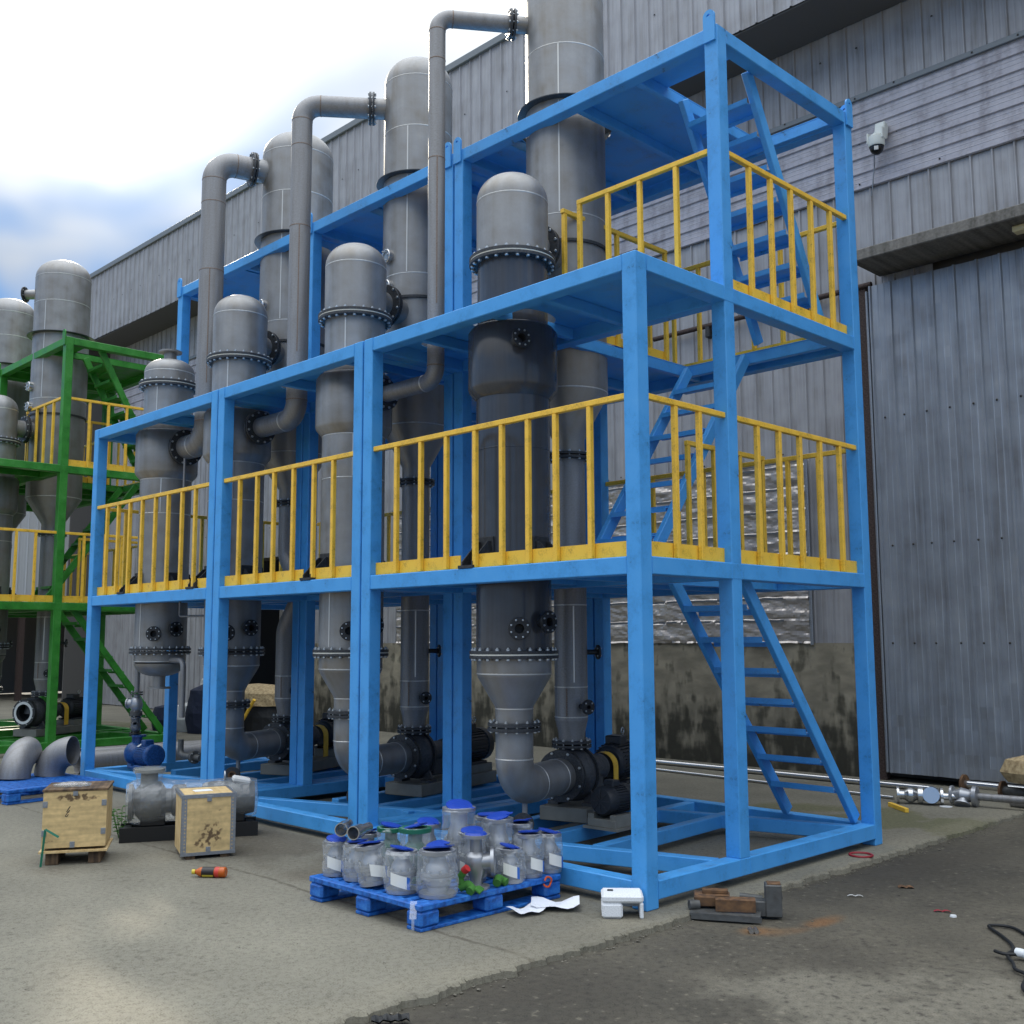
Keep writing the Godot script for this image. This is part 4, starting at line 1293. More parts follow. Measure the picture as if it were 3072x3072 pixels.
func pump(C: Vector2, from: Vector2, label: String, o := {}) -> Node3D:
	var d := (C - from).normalized()
	var T := thing("circulation_pump", Vector3(C.x, 0, C.y), label, "pump", "large circulation pumps at the frame bases", atan2(-d.x, -d.y))
	var y := 0.54
	var I: Material = M.pump_iron
	var fx := axis(Vector3(0, y, 0.19), Vector3(0, 0, 1))
	flange(T, fx, 0.212, 0.135, 0.024, 8, false)
	if o.get("open", false):
		put("gasket_face", Geo.new().lathe(v2([[0.135, 0.031], [0.135, 0.036], [0.175, 0.036], [0.175, 0.031]]), 36, fx), M.white_plastic, T)
	var g := Geo.new().lathe(v2([[0.135, 0.0], [0.13, -0.03], [0.17, -0.06], [0.212, -0.1], [0.226, -0.16], [0.212, -0.22], [0.18, -0.26], [0.12, -0.29], [0.1, -0.31]]), 40, fx)
	g.lathe(v2([[0.14, y - 0.02], [0.115, 0.66], [0.106, 0.72], [0.106, 0.765]]), 32)
	put("volute", g, I, T)
	put("cover_ring", Geo.new().lathe(v2([[0.2, -0.225], [0.235, -0.225], [0.235, -0.25], [0.2, -0.25]]), 40, fx), M.flange_steel, T)
	var hx := axis(Vector3(0, y, -0.1), Vector3(0, 0, -1))
	put("bearing_housing", Geo.new().lathe(v2([[0.13, 0.0], [0.125, 0.06], [0.105, 0.1], [0.105, 0.36], [0.115, 0.38], [0.115, 0.42], [0.03, 0.43], [0.03, 0.56]]), 28, hx).box(Vector3(0, y - 0.12, -0.34), Vector3(0.16, 0.2, 0.24), Basis.IDENTITY, 0.01), I, T)
	# arched coupling guard
	var ga := Geo.new()
	var prof := []
	for k in 13:
		var a := PI * k / 12.0
		prof.append(Vector2(cos(a) * 0.125, sin(a) * 0.12 + y))
	prof.push_front(Vector2(0.125, 0.3))
	prof.append(Vector2(-0.125, 0.3))
	for k in prof.size() - 1:
		var a: Vector2 = prof[k]
		var b: Vector2 = prof[k + 1]
		var nn := Vector3((b - a).y, -(b - a).x, 0).normalized()
		if nn.dot(Vector3(a.x, a.y - 0.5, 0)) < 0.0:
			nn = -nn
		for s in [1.0, 0.97]:
			ga.quad(Vector3(a.x * s, a.y - 0.004 * (1.0 - s) * 30, -0.58), Vector3(b.x * s, b.y - 0.004 * (1.0 - s) * 30, -0.58), Vector3(b.x * s, b.y - 0.004 * (1.0 - s) * 30, -0.68), Vector3(a.x * s, a.y - 0.004 * (1.0 - s) * 30, -0.68), nn if s == 1.0 else -nn)
	put("coupling_guard", ga, M.yellow_paint, T)
	motor(T, Vector3(0, y + 0.01, -0.72), 0.175, 0.5, M.motor_black)
	var leg := Geo.new()
	for s in [-1.0, 1.0]:
		leg.beam(Vector3(s * 0.1, y - 0.1, -0.02), Vector3(s * 0.17, 0.3, -0.02), 0.1, 0.03, 0.004, Vector3(0, 0, 1))
		leg.box(Vector3(s * 0.16, 0.295, -0.02), Vector3(0.1, 0.03, 0.14), Basis.IDENTITY, 0.004)
	put("pump_foot", leg, I, T)
	put("plinth", Geo.new().box(Vector3(0, 0.225, -0.5), Vector3(0.44, 0.115, 1.35), Basis.IDENTITY, 0.006).box(Vector3(0, 0.325, -0.95), Vector3(0.36, 0.085, 0.4), Basis.IDENTITY, 0.004), M.plinth_grey, T)
	return T

# ---- smaller things ----
func crumpled(parent: Node, called: String, prof: Array, m: Material, amp: float, sd: int, xf := Transform3D.IDENTITY, seg := 40, fold := 1.0) -> MeshInstance3D:   # a lathe with creases
	var n := FastNoiseLite.new()
	n.seed = sd
	n.frequency = 1.0
	n.fractal_octaves = 3
	n.noise_type = FastNoiseLite.TYPE_CELLULAR
	n.cellular_return_type = FastNoiseLite.RETURN_DISTANCE
	var pts := []
	for q in prof:
		var row := []
		for k in seg:
			var a := TAU * k / seg
			var p := Vector3(q[0] * cos(a), q[1], q[0] * sin(a))
			var w: float = n.get_noise_3d(p.x * 14.0 * fold, p.y * 9.0 * fold, p.z * 14.0 * fold)
			row.append(xf * (p + Vector3(cos(a), 0.25, sin(a)) * amp * (w + 0.45) * (1.0 if q[0] > 0.01 else 0.0)))
		pts.append(row)
	var g := Geo.new()
	var mid := Vector3.ZERO
	for row in pts:
		for p in row:
			mid += p
	mid /= float(pts.size() * seg)
	for i in pts.size() - 1:
		for k in seg:
			var k2 := (k + 1) % seg
			g.flat(pts[i][k], pts[i][k2], pts[i + 1][k2], pts[i][k] - mid)
			g.flat(pts[i][k], pts[i + 1][k2], pts[i + 1][k], pts[i][k] - mid)
	return put(called, g, m, parent)

func fine_profile(p: Array, step := 0.02) -> Array:
	var o := [p[0]]
	for i in p.size() - 1:
		var a := Vector2(p[i][0], p[i][1])
		var b := Vector2(p[i + 1][0], p[i + 1][1])
		var k := maxi(1, int(a.distance_to(b) / step))
		for q in k:
			var c := a.lerp(b, (q + 1.0) / k)
			o.append([c.x, c.y])
	return o

func bagged_valve(x: float, z: float, r: float, h: float, kind: int, label: String, sd: int, turn := 0.0, tilt := 0.0) -> void:
	var T := thing("bagged_valve", Vector3(x, 0.152, z), label, "valve", "plastic-wrapped valves on the blue pallet", turn)
	if tilt != 0.0:
		T.rotation = Vector3(0, turn, tilt)
		T.position.y += sin(absf(tilt)) * r * 0.9
	var b: Material = M.valve_green if kind == 1 else M.cast_silver
	var k := r
	var g := Geo.new()
	if kind == 1:
		g.lathe(v2([[0.0, 0.0], [k * 0.95, 0.0], [k * 0.95, 0.02], [k * 0.5, 0.03], [k * 0.5, h * 0.2], [k * 0.8, h * 0.35], [k * 0.8, h * 0.6], [k * 0.45, h * 0.72], [k * 0.45, h - 0.03], [k * 1.05, h - 0.03], [k * 1.05, h - 0.006], [0.0, h - 0.006]]), 28)
	else:
		g.lathe(v2([[0.0, 0.0], [k, 0.0], [k, 0.022], [k * 0.58, 0.026], [k * 0.56, h * 0.2], [k * 0.72, h * 0.27], [k * 0.74, h * 0.38], [k * 0.95, h * 0.385], [k * 0.95, h * 0.44], [k * 0.74, h * 0.445], [k * 0.95, h * 0.45], [k * 0.95, h * 0.51], [k * 0.72, h * 0.515], [k * 0.66, h * 0.64], [k * 0.5, h * 0.74], [k * 0.5, h - 0.03], [k, h - 0.026], [k, h - 0.006], [0.0, h - 0.006]]), 28)
	var body := put("valve_body", g, b, T)
	for q in 8:
		var a := TAU * q / 8
		putm("bolt", bolt_mesh(h * 0.16, 0.008), M.bolt_zinc, body, Transform3D(Basis(), Vector3(k * 0.83 * cos(a), h * 0.465, k * 0.83 * sin(a))))
	var tl := Basis.from_euler(Vector3(0.22 * sin(sd * 1.7), 0.0, 0.22 * cos(sd * 2.3)))
	var cap := crumpled(T, "end_cap", fine_profile([[k * 0.78, -0.004], [k * 0.8, 0.004], [k * 0.4, 0.009], [0.0, 0.008]], 0.014), M.cap_blue, 0.012, sd + 3, Transform3D(tl, Vector3(0, h + 0.006, 0)), 22, 1.4)
	put("cap_tab", Geo.new().box(tl * Vector3(k * 0.8, 0.006, 0.0) + Vector3(0, h + 0.008, 0), Vector3(k * 0.4, 0.004, k * 0.3), tl), M.cap_blue, cap)
	if kind == 2:
		return
	var top := h + 0.014
	crumpled(T, "plastic_bag", fine_profile([[k * 0.98, 0.002], [k * 1.1, 0.03], [k * 1.1, h * 0.45], [k * 1.02, h * 0.75], [k * 1.04, h - 0.04], [k * 1.02, h - 0.02], [k * 0.92, h - 0.008], [k * 0.86, h - 0.002]]), M.plastic_film, 0.042, sd, Transform3D(Basis().scaled(Vector3(1.0 + 0.1 * sin(sd), 1.0, 1.0 + 0.1 * cos(sd * 1.3))), Vector3.ZERO), 34, 0.9)
	if kind == 0 and sd % 3 != 2:
		var lx := axis(Vector3.ZERO, Vector3.UP)
		var lb := Geo.new()
		var lu := Geo.new()
		var a0 := 0.15 + 0.1 * (sd % 4)
		for q in 6:
			var t0 := a0 + q * 0.17
			var t1 := a0 + (q + 1) * 0.17
			var R := k * 1.13 + 0.012
			var gg := lu if q == 0 else lb
			gg.quad(Vector3(R * cos(t0), 0.03 + 0.006 * q, R * sin(t0)), Vector3(R * cos(t1), 0.03 + 0.006 * (q + 1), R * sin(t1)), Vector3(R * cos(t1), 0.1 + 0.006 * (q + 1), R * sin(t1)), Vector3(R * cos(t0), 0.1 + 0.006 * q, R * sin(t0)), Vector3(cos(t0), 0, sin(t0)))
		put("paper_label", lb, M.label_white, T)
		put("label_stripe", lu, M.label_blue, T)

func pallet(at: Vector3, turn: float, w: float, d: float, label: String) -> void:
	var T := thing("plastic_pallet", at, label, "pallet", "", turn)
	var m: Material = M.pallet_blue
	var fr := Geo.new()
	for s in [-1.0, 1.0]:
		fr.box(Vector3(s * (w / 2 - 0.03), 0.132, 0), Vector3(0.06, 0.036, d), Basis.IDENTITY, 0.006)
		fr.box(Vector3(0, 0.132, s * (d / 2 - 0.03)), Vector3(w - 0.12, 0.036, 0.06), Basis.IDENTITY, 0.006)
	put("deck_frame", fr, m, T)
	var k := 11
	for i in k:
		put("slat", Geo.new().box(Vector3(lerpf(-w / 2 + 0.1, w / 2 - 0.1, i / (k - 1.0)), 0.137, 0), Vector3(0.058, 0.022, d - 0.122), Basis.IDENTITY, 0.003), m, T)
	for i in 3:
		var x := (i - 1) * (w / 2 - 0.07)
		for j in 3:
			var z := (j - 1) * (d / 2 - 0.075)
			put("foot", Geo.new().box(Vector3(x, 0.067, z), Vector3(0.14, 0.094, 0.15), Basis.IDENTITY, 0.016), m, T)
		var rn := Geo.new()
		rn.box(Vector3(x, 0.011, 0), Vector3(0.13, 0.02, d - 0.01), Basis.IDENTITY, 0.004)
		put("runner", rn, m, T)
	# perforated side webs
	for s in [-1.0, 1.0]:
		var web := Geo.new()
		for i in 16:
			web.box(Vector3(s * (w / 2 - 0.075), 0.118, lerpf(-d / 2 + 0.08, d / 2 - 0.08, i / 15.0)), Vector3(0.025, 0.03, 0.022))
		put("rib", web, m, T)

func clip(parent: Node, at: Vector3, bas := Basis.IDENTITY) -> void:
	put("clip", Geo.new().box(at, Vector3(0.035, 0.045, 0.004), bas, 0.001).box(at + bas * Vector3(0, -0.012, 0.004), Vector3(0.014, 0.016, 0.006), bas), M.galvanised, parent)

func crate_face(kind: int) -> StandardMaterial3D:   # plywood with mould spots; the first crate also has a black scrawl
	var N := 256
	var a := noise_bytes(N, 0.03, 140 + kind, 4, 8)
	var c := noise_bytes(N, 0.03, 150 + kind, 5)
	var o := PackedByteArray()
	o.resize(N * N * 3)
	for j in N:
		for i in N:
			var k := j * N + i
			var u := float(i) / N
			var v := float(j) / N
			# grain along u
			var gr: float = (a[i * N + j] - 128) / 128.0
			var n: float = (c[k] - 128) / 128.0
			var col := Vector3(204, 176, 124) * (1.0 + 0.09 * gr + 0.06 * n)
			var s := 0.0
			if kind == 0:
				s = 0.9 * spot(u, v, 0.55, 0.1, 0.3, 0.08) + 0.7 * spot(u, v, 0.38, 0.12, 0.1, 0.05) + 0.5 * spot(u, v, 0.1, 0.9, 0.1, 0.1)
			else:
				s = spot(u, v, 0.55, 0.66, 0.22, 0.2) + 0.6 * spot(u, v, 0.3, 0.82, 0.12, 0.08) + 0.4 * spot(u, v, 0.7, 0.25, 0.06, 0.04)
			s = smoothstep(0.2, 0.85, s * (0.7 + 1.3 * n))
			col = col.lerp(Vector3(74, 56, 38), 0.8 * s)
			if kind == 0:
				var q := Vector2(u, v)
				var sc := seg_dist(q, [Vector2(0.42, 0.27), Vector2(0.385, 0.33), Vector2(0.37, 0.36), Vector2(0.4, 0.37), Vector2(0.41, 0.34), Vector2(0.37, 0.4), Vector2(0.35, 0.44), Vector2(0.375, 0.45), Vector2(0.395, 0.41)])
				if sc < 0.008 + 0.004 * n:
					col = col.lerp(Vector3(38, 32, 28), 0.8)
			for e in 3:
				o[k * 3 + e] = clampi(int(col[e]), 0, 255)
	var m := StandardMaterial3D.new()
	m.resource_name = "crate_face"
	m.albedo_texture = ImageTexture.create_from_image(Image.create_from_data(N, N, false, Image.FORMAT_RGB8, o))
	m.roughness = 0.75
	return m

func face_panel(parent: Node, c: Vector3, w: float, h: float, m: Material) -> void:
	put("panel", Geo.new().box(c, Vector3(w, h, 0.012)), M.plywood, parent)
	var g := Geo.new()
	var f := c + Vector3(0, 0, 0.0075)
	var Z := Vector3(0, 0, 1)
	var A := f + Vector3(-w / 2, -h / 2, 0); var B := f + Vector3(w / 2, -h / 2, 0); var C := f + Vector3(w / 2, h / 2, 0); var D := f + Vector3(-w / 2, h / 2, 0)
	g.tri(A, B, C, Z, Z, Z, Vector2(0, 1), Vector2(1, 1), Vector2(1, 0))
	g.tri(A, C, D, Z, Z, Z, Vector2(0, 1), Vector2(1, 0), Vector2(0, 0))
	put("stained_face", g, m, parent)

func crates() -> void:
	var T := thing("plywood_crate", Vector3(-4.13, 0, 1.80), "dirty plywood crate with metal clips and plastic film heaped on its lid", "crate", "plywood crates on the concrete", 1.06)
	var w := 0.45
	var d := 0.44
	var h := 0.43
	var y0 := 0.115
	for s in [-1.0, 1.0]:
		put("skid", Geo.new().box(Vector3(s * 0.15, 0.045, 0), Vector3(0.09, 0.09, d - 0.02), Basis.IDENTITY, 0.004), M.old_wood, T)
	put("bottom_board", Geo.new().box(Vector3(0, 0.098, 0.012), Vector3(w + 0.03, 0.014, d + 0.03)), M.plywood, T)
	face_panel(T, Vector3(0, y0 + h / 2, d / 2 - 0.006), w, h - 0.02, crate_face(0))
	put("panel", Geo.new().box(Vector3(0, y0 + h / 2, -d / 2 + 0.006), Vector3(w, h - 0.02, 0.012)), M.plywood, T)
	for s in [-1.0, 1.0]:
		put("panel", Geo.new().box(Vector3(s * (w / 2 - 0.006), y0 + h / 2, 0), Vector3(0.012, h - 0.02, d - 0.026)), M.plywood, T)
	put("lid", Geo.new().box(Vector3(0, y0 + h, 0), Vector3(w + 0.016, 0.014, d + 0.016)), M.old_wood, T)
	for q in [[-w / 2 + 0.015, 0.12], [-w / 2 + 0.015, 0.33], [w / 2 - 0.02, 0.12], [w / 2 - 0.02, 0.33], [0.0, h - 0.02], [-0.01, 0.03]]:
		clip(T, Vector3(q[0], y0 + q[1], d / 2 + 0.003))
	crumpled(T, "plastic_film", fine_profile([[0.0, 0.0], [0.12, 0.005], [0.13, 0.02], [0.07, 0.035], [0.0, 0.03]]), M.stretch_wrap, 0.03, 5, Transform3D(Basis().scaled(Vector3(1.1, 1, 0.6)), Vector3(-0.04, y0 + h + 0.01, 0.08)), 30)
	solo("packing_strap", Geo.new().beam(Vector3(0, 0.0, 0), Vector3(0.006, 0.27, -0.02), 0.016, 0.003, 0.0, Vector3(1, 0, 0)).beam(Vector3(0.006, 0.27, -0.02), Vector3(0.06, 0.21, -0.1), 0.016, 0.003, 0.0, Vector3(1, 0, 0)), M.strap_green, "green plastic packing strap leaning on the dirty plywood crate", "strap", "", Vector3(-4.0, 0.002, 2.12))
	T = thing("plywood_crate", Vector3(-3.63, 0, 1.0), "plywood crate with galvanised corner strips and a dark stain on its front", "crate", "plywood crates on the concrete", 1.2)
	w = 0.40; d = 0.46; h = 0.43; y0 = 0.035
	for s in [-1.0, 1.0]:
		put("skid", Geo.new().box(Vector3(s * 0.13, 0.017, 0), Vector3(0.07, 0.034, d - 0.02)), M.old_wood, T)
	face_panel(T, Vector3(0, y0 + h / 2, d / 2 - 0.006), w - 0.004, h - 0.004, crate_face(1))
	put("panel", Geo.new().box(Vector3(0, y0 + h / 2, -d / 2 + 0.006), Vector3(w - 0.004, h - 0.004, 0.012)), M.plywood, T)
	for s in [-1.0, 1.0]:
		put("panel", Geo.new().box(Vector3(s * (w / 2 - 0.006), y0 + h / 2, 0), Vector3(0.012, h - 0.004, d - 0.026)), M.plywood, T)
		var st := put("corner_strip", Geo.new().box(Vector3(s * (w / 2 - 0.017), y0 + h / 2, d / 2 + 0.002), Vector3(0.038, h, 0.003)).box(Vector3(s * (w / 2 + 0.002), y0 + h / 2, d / 2 - 0.015), Vector3(0.003, h, 0.035)), M.galvanised, T)
		var dots := Geo.new()
		for i in 15:
			dots.box(Vector3(s * (w / 2 - 0.022), y0 + 0.03 + i * 0.027, d / 2 + 0.0045), Vector3(0.008, 0.008, 0.002))
		stuff(put("strip_holes", dots, M.plywood, st))
	put("lid", Geo.new().box(Vector3(0, y0 + h + 0.007, 0), Vector3(w + 0.004, 0.014, d + 0.004)), M.plywood, T)
	var ed := Geo.new()
	for s in [-1.0, 1.0]:
		ed.box(Vector3(0, y0 + h + 0.004, s * (d / 2 + 0.005)), Vector3(w + 0.016, 0.024, 0.004)).box(Vector3(s * (w / 2 + 0.006), y0 + h + 0.004, 0), Vector3(0.004, 0.024, d + 0.006))
		ed.box(Vector3(0, y0 + h + 0.016, s * (d / 2 - 0.008)), Vector3(w + 0.012, 0.003, 0.022)).box(Vector3(s * (w / 2 - 0.006), y0 + h + 0.017, 0), Vector3(0.022, 0.003, d - 0.04))
	put("lid_edging", ed, M.galvanised, T)
	put("bottom_edging", Geo.new().box(Vector3(0, y0 + 0.004, d / 2 + 0.004), Vector3(w + 0.01, 0.024, 0.004)), M.galvanised, T)
	put("paper_slip", Geo.new().box(Vector3(-0.02, y0 + h + 0.0155, -0.02), Vector3(0.14, 0.002, 0.1), Basis(Vector3.UP, 0.1)), M.paper, T)
	clip(T, Vector3(0.0, y0 + h - 0.015, d / 2 + 0.006))
	clip(T, Vector3(0.0, y0 + 0.03, d / 2 + 0.003))

func wrapped_pump() -> void:
	# base runs from (-4.47, 1.22) to the right behind the second crate
	var T := thing("wrapped_pump", Vector3(-4.36, 0, 0.74), "motor pump in clear stretch wrap on a dark steel base behind the plywood crates", "pump", "", 1.1)
	var fr := Geo.new()
	for s in [-1.0, 1.0]:
		fr.box(Vector3(0, 0.06, s * 0.13), Vector3(1.12, 0.12, 0.012), Basis.IDENTITY, 0.002).box(Vector3(0, 0.114, s * 0.115), Vector3(1.12, 0.012, 0.04)).box(Vector3(0, 0.006, s * 0.115), Vector3(1.12, 0.012, 0.04))
	for s in [-0.5, 0.0, 0.5]:
		fr.box(Vector3(s, 0.1, 0), Vector3(0.06, 0.02, 0.2))
	put("base_frame", fr, M.rubber_black, T)
	var xf := axis(Vector3(-0.5, 0.31, 0), Vector3(1, 0, 0))
	var b := put("pump_body", Geo.new().lathe(v2([[0.0, 0.0], [0.15, 0.0], [0.15, 0.03], [0.1, 0.05], [0.16, 0.1], [0.175, 0.18], [0.16, 0.26], [0.1, 0.3], [0.1, 0.34], [0.13, 0.36], [0.13, 0.46], [0.06, 0.48], [0.06, 0.58], [0.13, 0.6], [0.145, 0.66], [0.145, 0.96], [0.13, 1.03], [0.0, 1.04]]), 32, xf), M.grey_iron, T)
	put("outlet", Geo.new().lathe(v2([[0.07, 0.4], [0.07, 0.55], [0.12, 0.555], [0.12, 0.58], [0.0, 0.58]]), 28, Transform3D(Basis(), Vector3(-0.34, 0, 0))), M.plinth_grey, b)
	put("foot", Geo.new().box(Vector3(-0.3, 0.165, 0), Vector3(0.2, 0.09, 0.24), Basis.IDENTITY, 0.01).box(Vector3(0.3, 0.165, 0), Vector3(0.3, 0.09, 0.22), Basis.IDENTITY, 0.01), M.rubber_black, T)
	crumpled(T, "stretch_wrap", fine_profile([[0.0, -0.02], [0.15, -0.02], [0.185, 0.04], [0.2, 0.18], [0.18, 0.32], [0.16, 0.5], [0.165, 0.72], [0.17, 0.98], [0.15, 1.05], [0.0, 1.07]], 0.025), M.stretch_wrap, 0.03, 21, xf, 44, 0.8)
	crumpled(T, "stretch_wrap", fine_profile([[0.1, 0.42], [0.11, 0.54], [0.135, 0.56], [0.135, 0.59], [0.0, 0.6]], 0.02), M.stretch_wrap, 0.015, 22, Transform3D(Basis(), Vector3(-0.34, 0, 0)), 32)
	put("white_wrap", Geo.new().box(Vector3(0.42, 0.46, 0.02), Vector3(0.16, 0.05, 0.14), Basis(Vector3(0, 0, 1), -0.2), 0.02), M.cloth_white, T)
	var p := []
	for k in 17:
		p.append(Vector3(0.28, 0.5 + 0.035 * sin(TAU * k / 16), 0.035 * cos(TAU * k / 16)))
	put("eye_bolt", Geo.new().tube(p, 0.008, 8, false), M.bolt_zinc, T)

func flanged_line(parent: Node, pts: Array, r: float, R: float, m: Material) -> void:
	put("pipe", Geo.new().tube(bent(pts, R, 8), r, 20), m, parent)

func blue_pump() -> void:
	var T := thing("small_pump", Vector3(-8.05, 0.169, -0.52), "small blue motor pump on the base beams of the far blue frame", "pump", "", -PI / 2)
	motor(T, Vector3(0, 0.17, -0.12), 0.13, 0.34, M.motor_blue, false)
	var fx := axis(Vector3(0, 0.17, 0.06), Vector3(0, 0, -1))
	put("volute", Geo.new().lathe(v2([[0.05, -0.06], [0.08, -0.05], [0.14, 0.0], [0.15, 0.05], [0.135, 0.1], [0.1, 0.14], [0.1, 0.2], [0.0, 0.2]]), 32, fx), M.motor_blue, T)
	put("outlet", Geo.new().lathe(v2([[0.045, 0.25], [0.04, 0.36], [0.085, 0.365], [0.085, 0.385], [0.0, 0.385]]), 24, Transform3D(Basis(), Vector3(0.0, 0, -0.03))), M.motor_blue, T)
	put("foot", Geo.new().box(Vector3(0, 0.03, 0), Vector3(0.2, 0.06, 0.1), Basis.IDENTITY, 0.006).box(Vector3(0, 0.022, -0.2), Vector3(0.26, 0.03, 0.36), Basis.IDENTITY, 0.004), M.motor_blue, T)
	put("name_plate", Geo.new().box(Vector3(0.07, 0.28, -0.2), Vector3(0.06, 0.003, 0.04), Basis(Vector3(0, 0, 1), -0.5)), M.label_white, T)
	# valve line up to the exchanger
	T = thing("valve_line", Vector3(-8.08, 0.45, -0.5), "steel pipe with a silver check valve standing over the small blue pump", "valve line", "valve lines below the dished exchanger")
	var put_line := func(x: float, parts: Array, chk: bool) -> void:
		for q in parts:
			flange(T, Transform3D(Basis(), Vector3(0, q, 0)), 0.072, 0.036, 0.014, 4, false, M.grey_iron)
		if chk:
			put("check_valve", Geo.new().lathe(v2([[0.036, 0.36], [0.045, 0.38], [0.07, 0.42], [0.075, 0.46], [0.06, 0.52], [0.036, 0.55], [0.036, 0.58]]), 24).lathe(v2([[0.05, 0.0], [0.05, 0.1], [0.06, 0.1], [0.06, 0.115], [0.0, 0.115]]), 24, axis(Vector3(0, 0.47, 0), Vector3(-0.8, 0, 0.6))), M.cast_silver, T)
		put("ball_valve", Geo.new().lathe(v2([[0.036, 0.13], [0.05, 0.15], [0.062, 0.19], [0.05, 0.23], [0.05, 0.28], [0.06, 0.3], [0.04, 0.33]]), 20).box(Vector3(0.03, 0.24, 0.04), Vector3(0.06, 0.03, 0.05), Basis.IDENTITY, 0.004), M.cast_silver, T)
	put_line.call(0.0, [0.11, 0.345, 0.59], true)
	put("neck", Geo.new().lathe(v2([[0.036, 0.13], [0.036, -0.1]]), 20), M.motor_blue, T)
	put("riser", Geo.new().tube(bent([Vector3(0, 0.6, 0), Vector3(0, 1.17, 0), Vector3(0.26, 1.17, 0)], 0.08, 6), 0.03, 18), M.steel_pipe, T)
	T = thing("valve_line", Vector3(-6.95, 0.45, -0.5), "dark steel pipe with ball valve and elbow hanging below the dished exchanger", "valve line", "valve lines below the dished exchanger")
	put_line.call(0.0, [0.11, 0.36], false)
	put("riser", Geo.new().tube(bent([Vector3(0, 0.36, 0), Vector3(0, 0.99, 0), Vector3(-0.3, 0.99, 0)], 0.08, 6), 0.032, 18), M.steel_pipe, T)
	put("elbow", Geo.new().tube(bent([Vector3(0, 0.12, 0), Vector3(0, -0.05, 0), Vector3(0.45, -0.05, 0)], 0.07, 6), 0.032, 18), M.grey_iron, T)
	flange(T, axis(Vector3(0.32, -0.05, 0), Vector3(1, 0, 0)), 0.07, 0.032, 0.014, 4, false, M.grey_iron)
	# tracer pipe from the vapour pipe down through the deck
	var L := solo("drain_pipe", Geo.new().tube(bent([Vector3(0, 3.72, 0), Vector3(0, 1.93, 0), Vector3(0.16, 1.93, 0), Vector3(0.4, 1.93, -0.1)], 0.04, 5), 0.014, 10), M.steel_pipe, "thin steel drain pipe dropping from the widest vapour pipe through the lower deck", "pipe", "", Vector3(-6.88, 0, -0.40))
	# small black motor beside the near pump
	T = thing("small_pump", Vector3(-1.42, 0.169, -1.22), "small black motor on a grey stand beside the near circulation pump", "pump", "", 0.05)
	motor(T, Vector3(0, 0.22, -0.02), 0.115, 0.3, M.motor_black, false)
	put("fan_cover", Geo.new().lathe(v2([[0.0, 0.03], [0.05, 0.03], [0.1, 0.026], [0.112, 0.01], [0.113, -0.08], [0.1, -0.08]]), 32, axis(Vector3(0, 0.22, -0.02), Vector3(0, 0, 1))), M.motor_black, T)
	var gr := Geo.new()
	for k in 8:
		var a := TAU * k / 8
		gr.beam(Vector3(0.02 * cos(a), 0.22 + 0.02 * sin(a), 0.014), Vector3(0.09 * cos(a), 0.22 + 0.09 * sin(a), 0.01), 0.006, 0.006, 0.0, Vector3(0, 0, 1))
	put("fan_grille", gr, M.flange_steel, T)
	put("stand", Geo.new().box(Vector3(0, 0.05, -0.15), Vector3(0.28, 0.06, 0.3), Basis.IDENTITY, 0.004).box(Vector3(-0.11, 0.095, -0.15), Vector3(0.06, 0.04, 0.28)).box(Vector3(0.11, 0.095, -0.15), Vector3(0.06, 0.04, 0.28)).box(Vector3(0, 0.011, -0.15), Vector3(0.34, 0.02, 0.34)), M.plinth_grey, T)

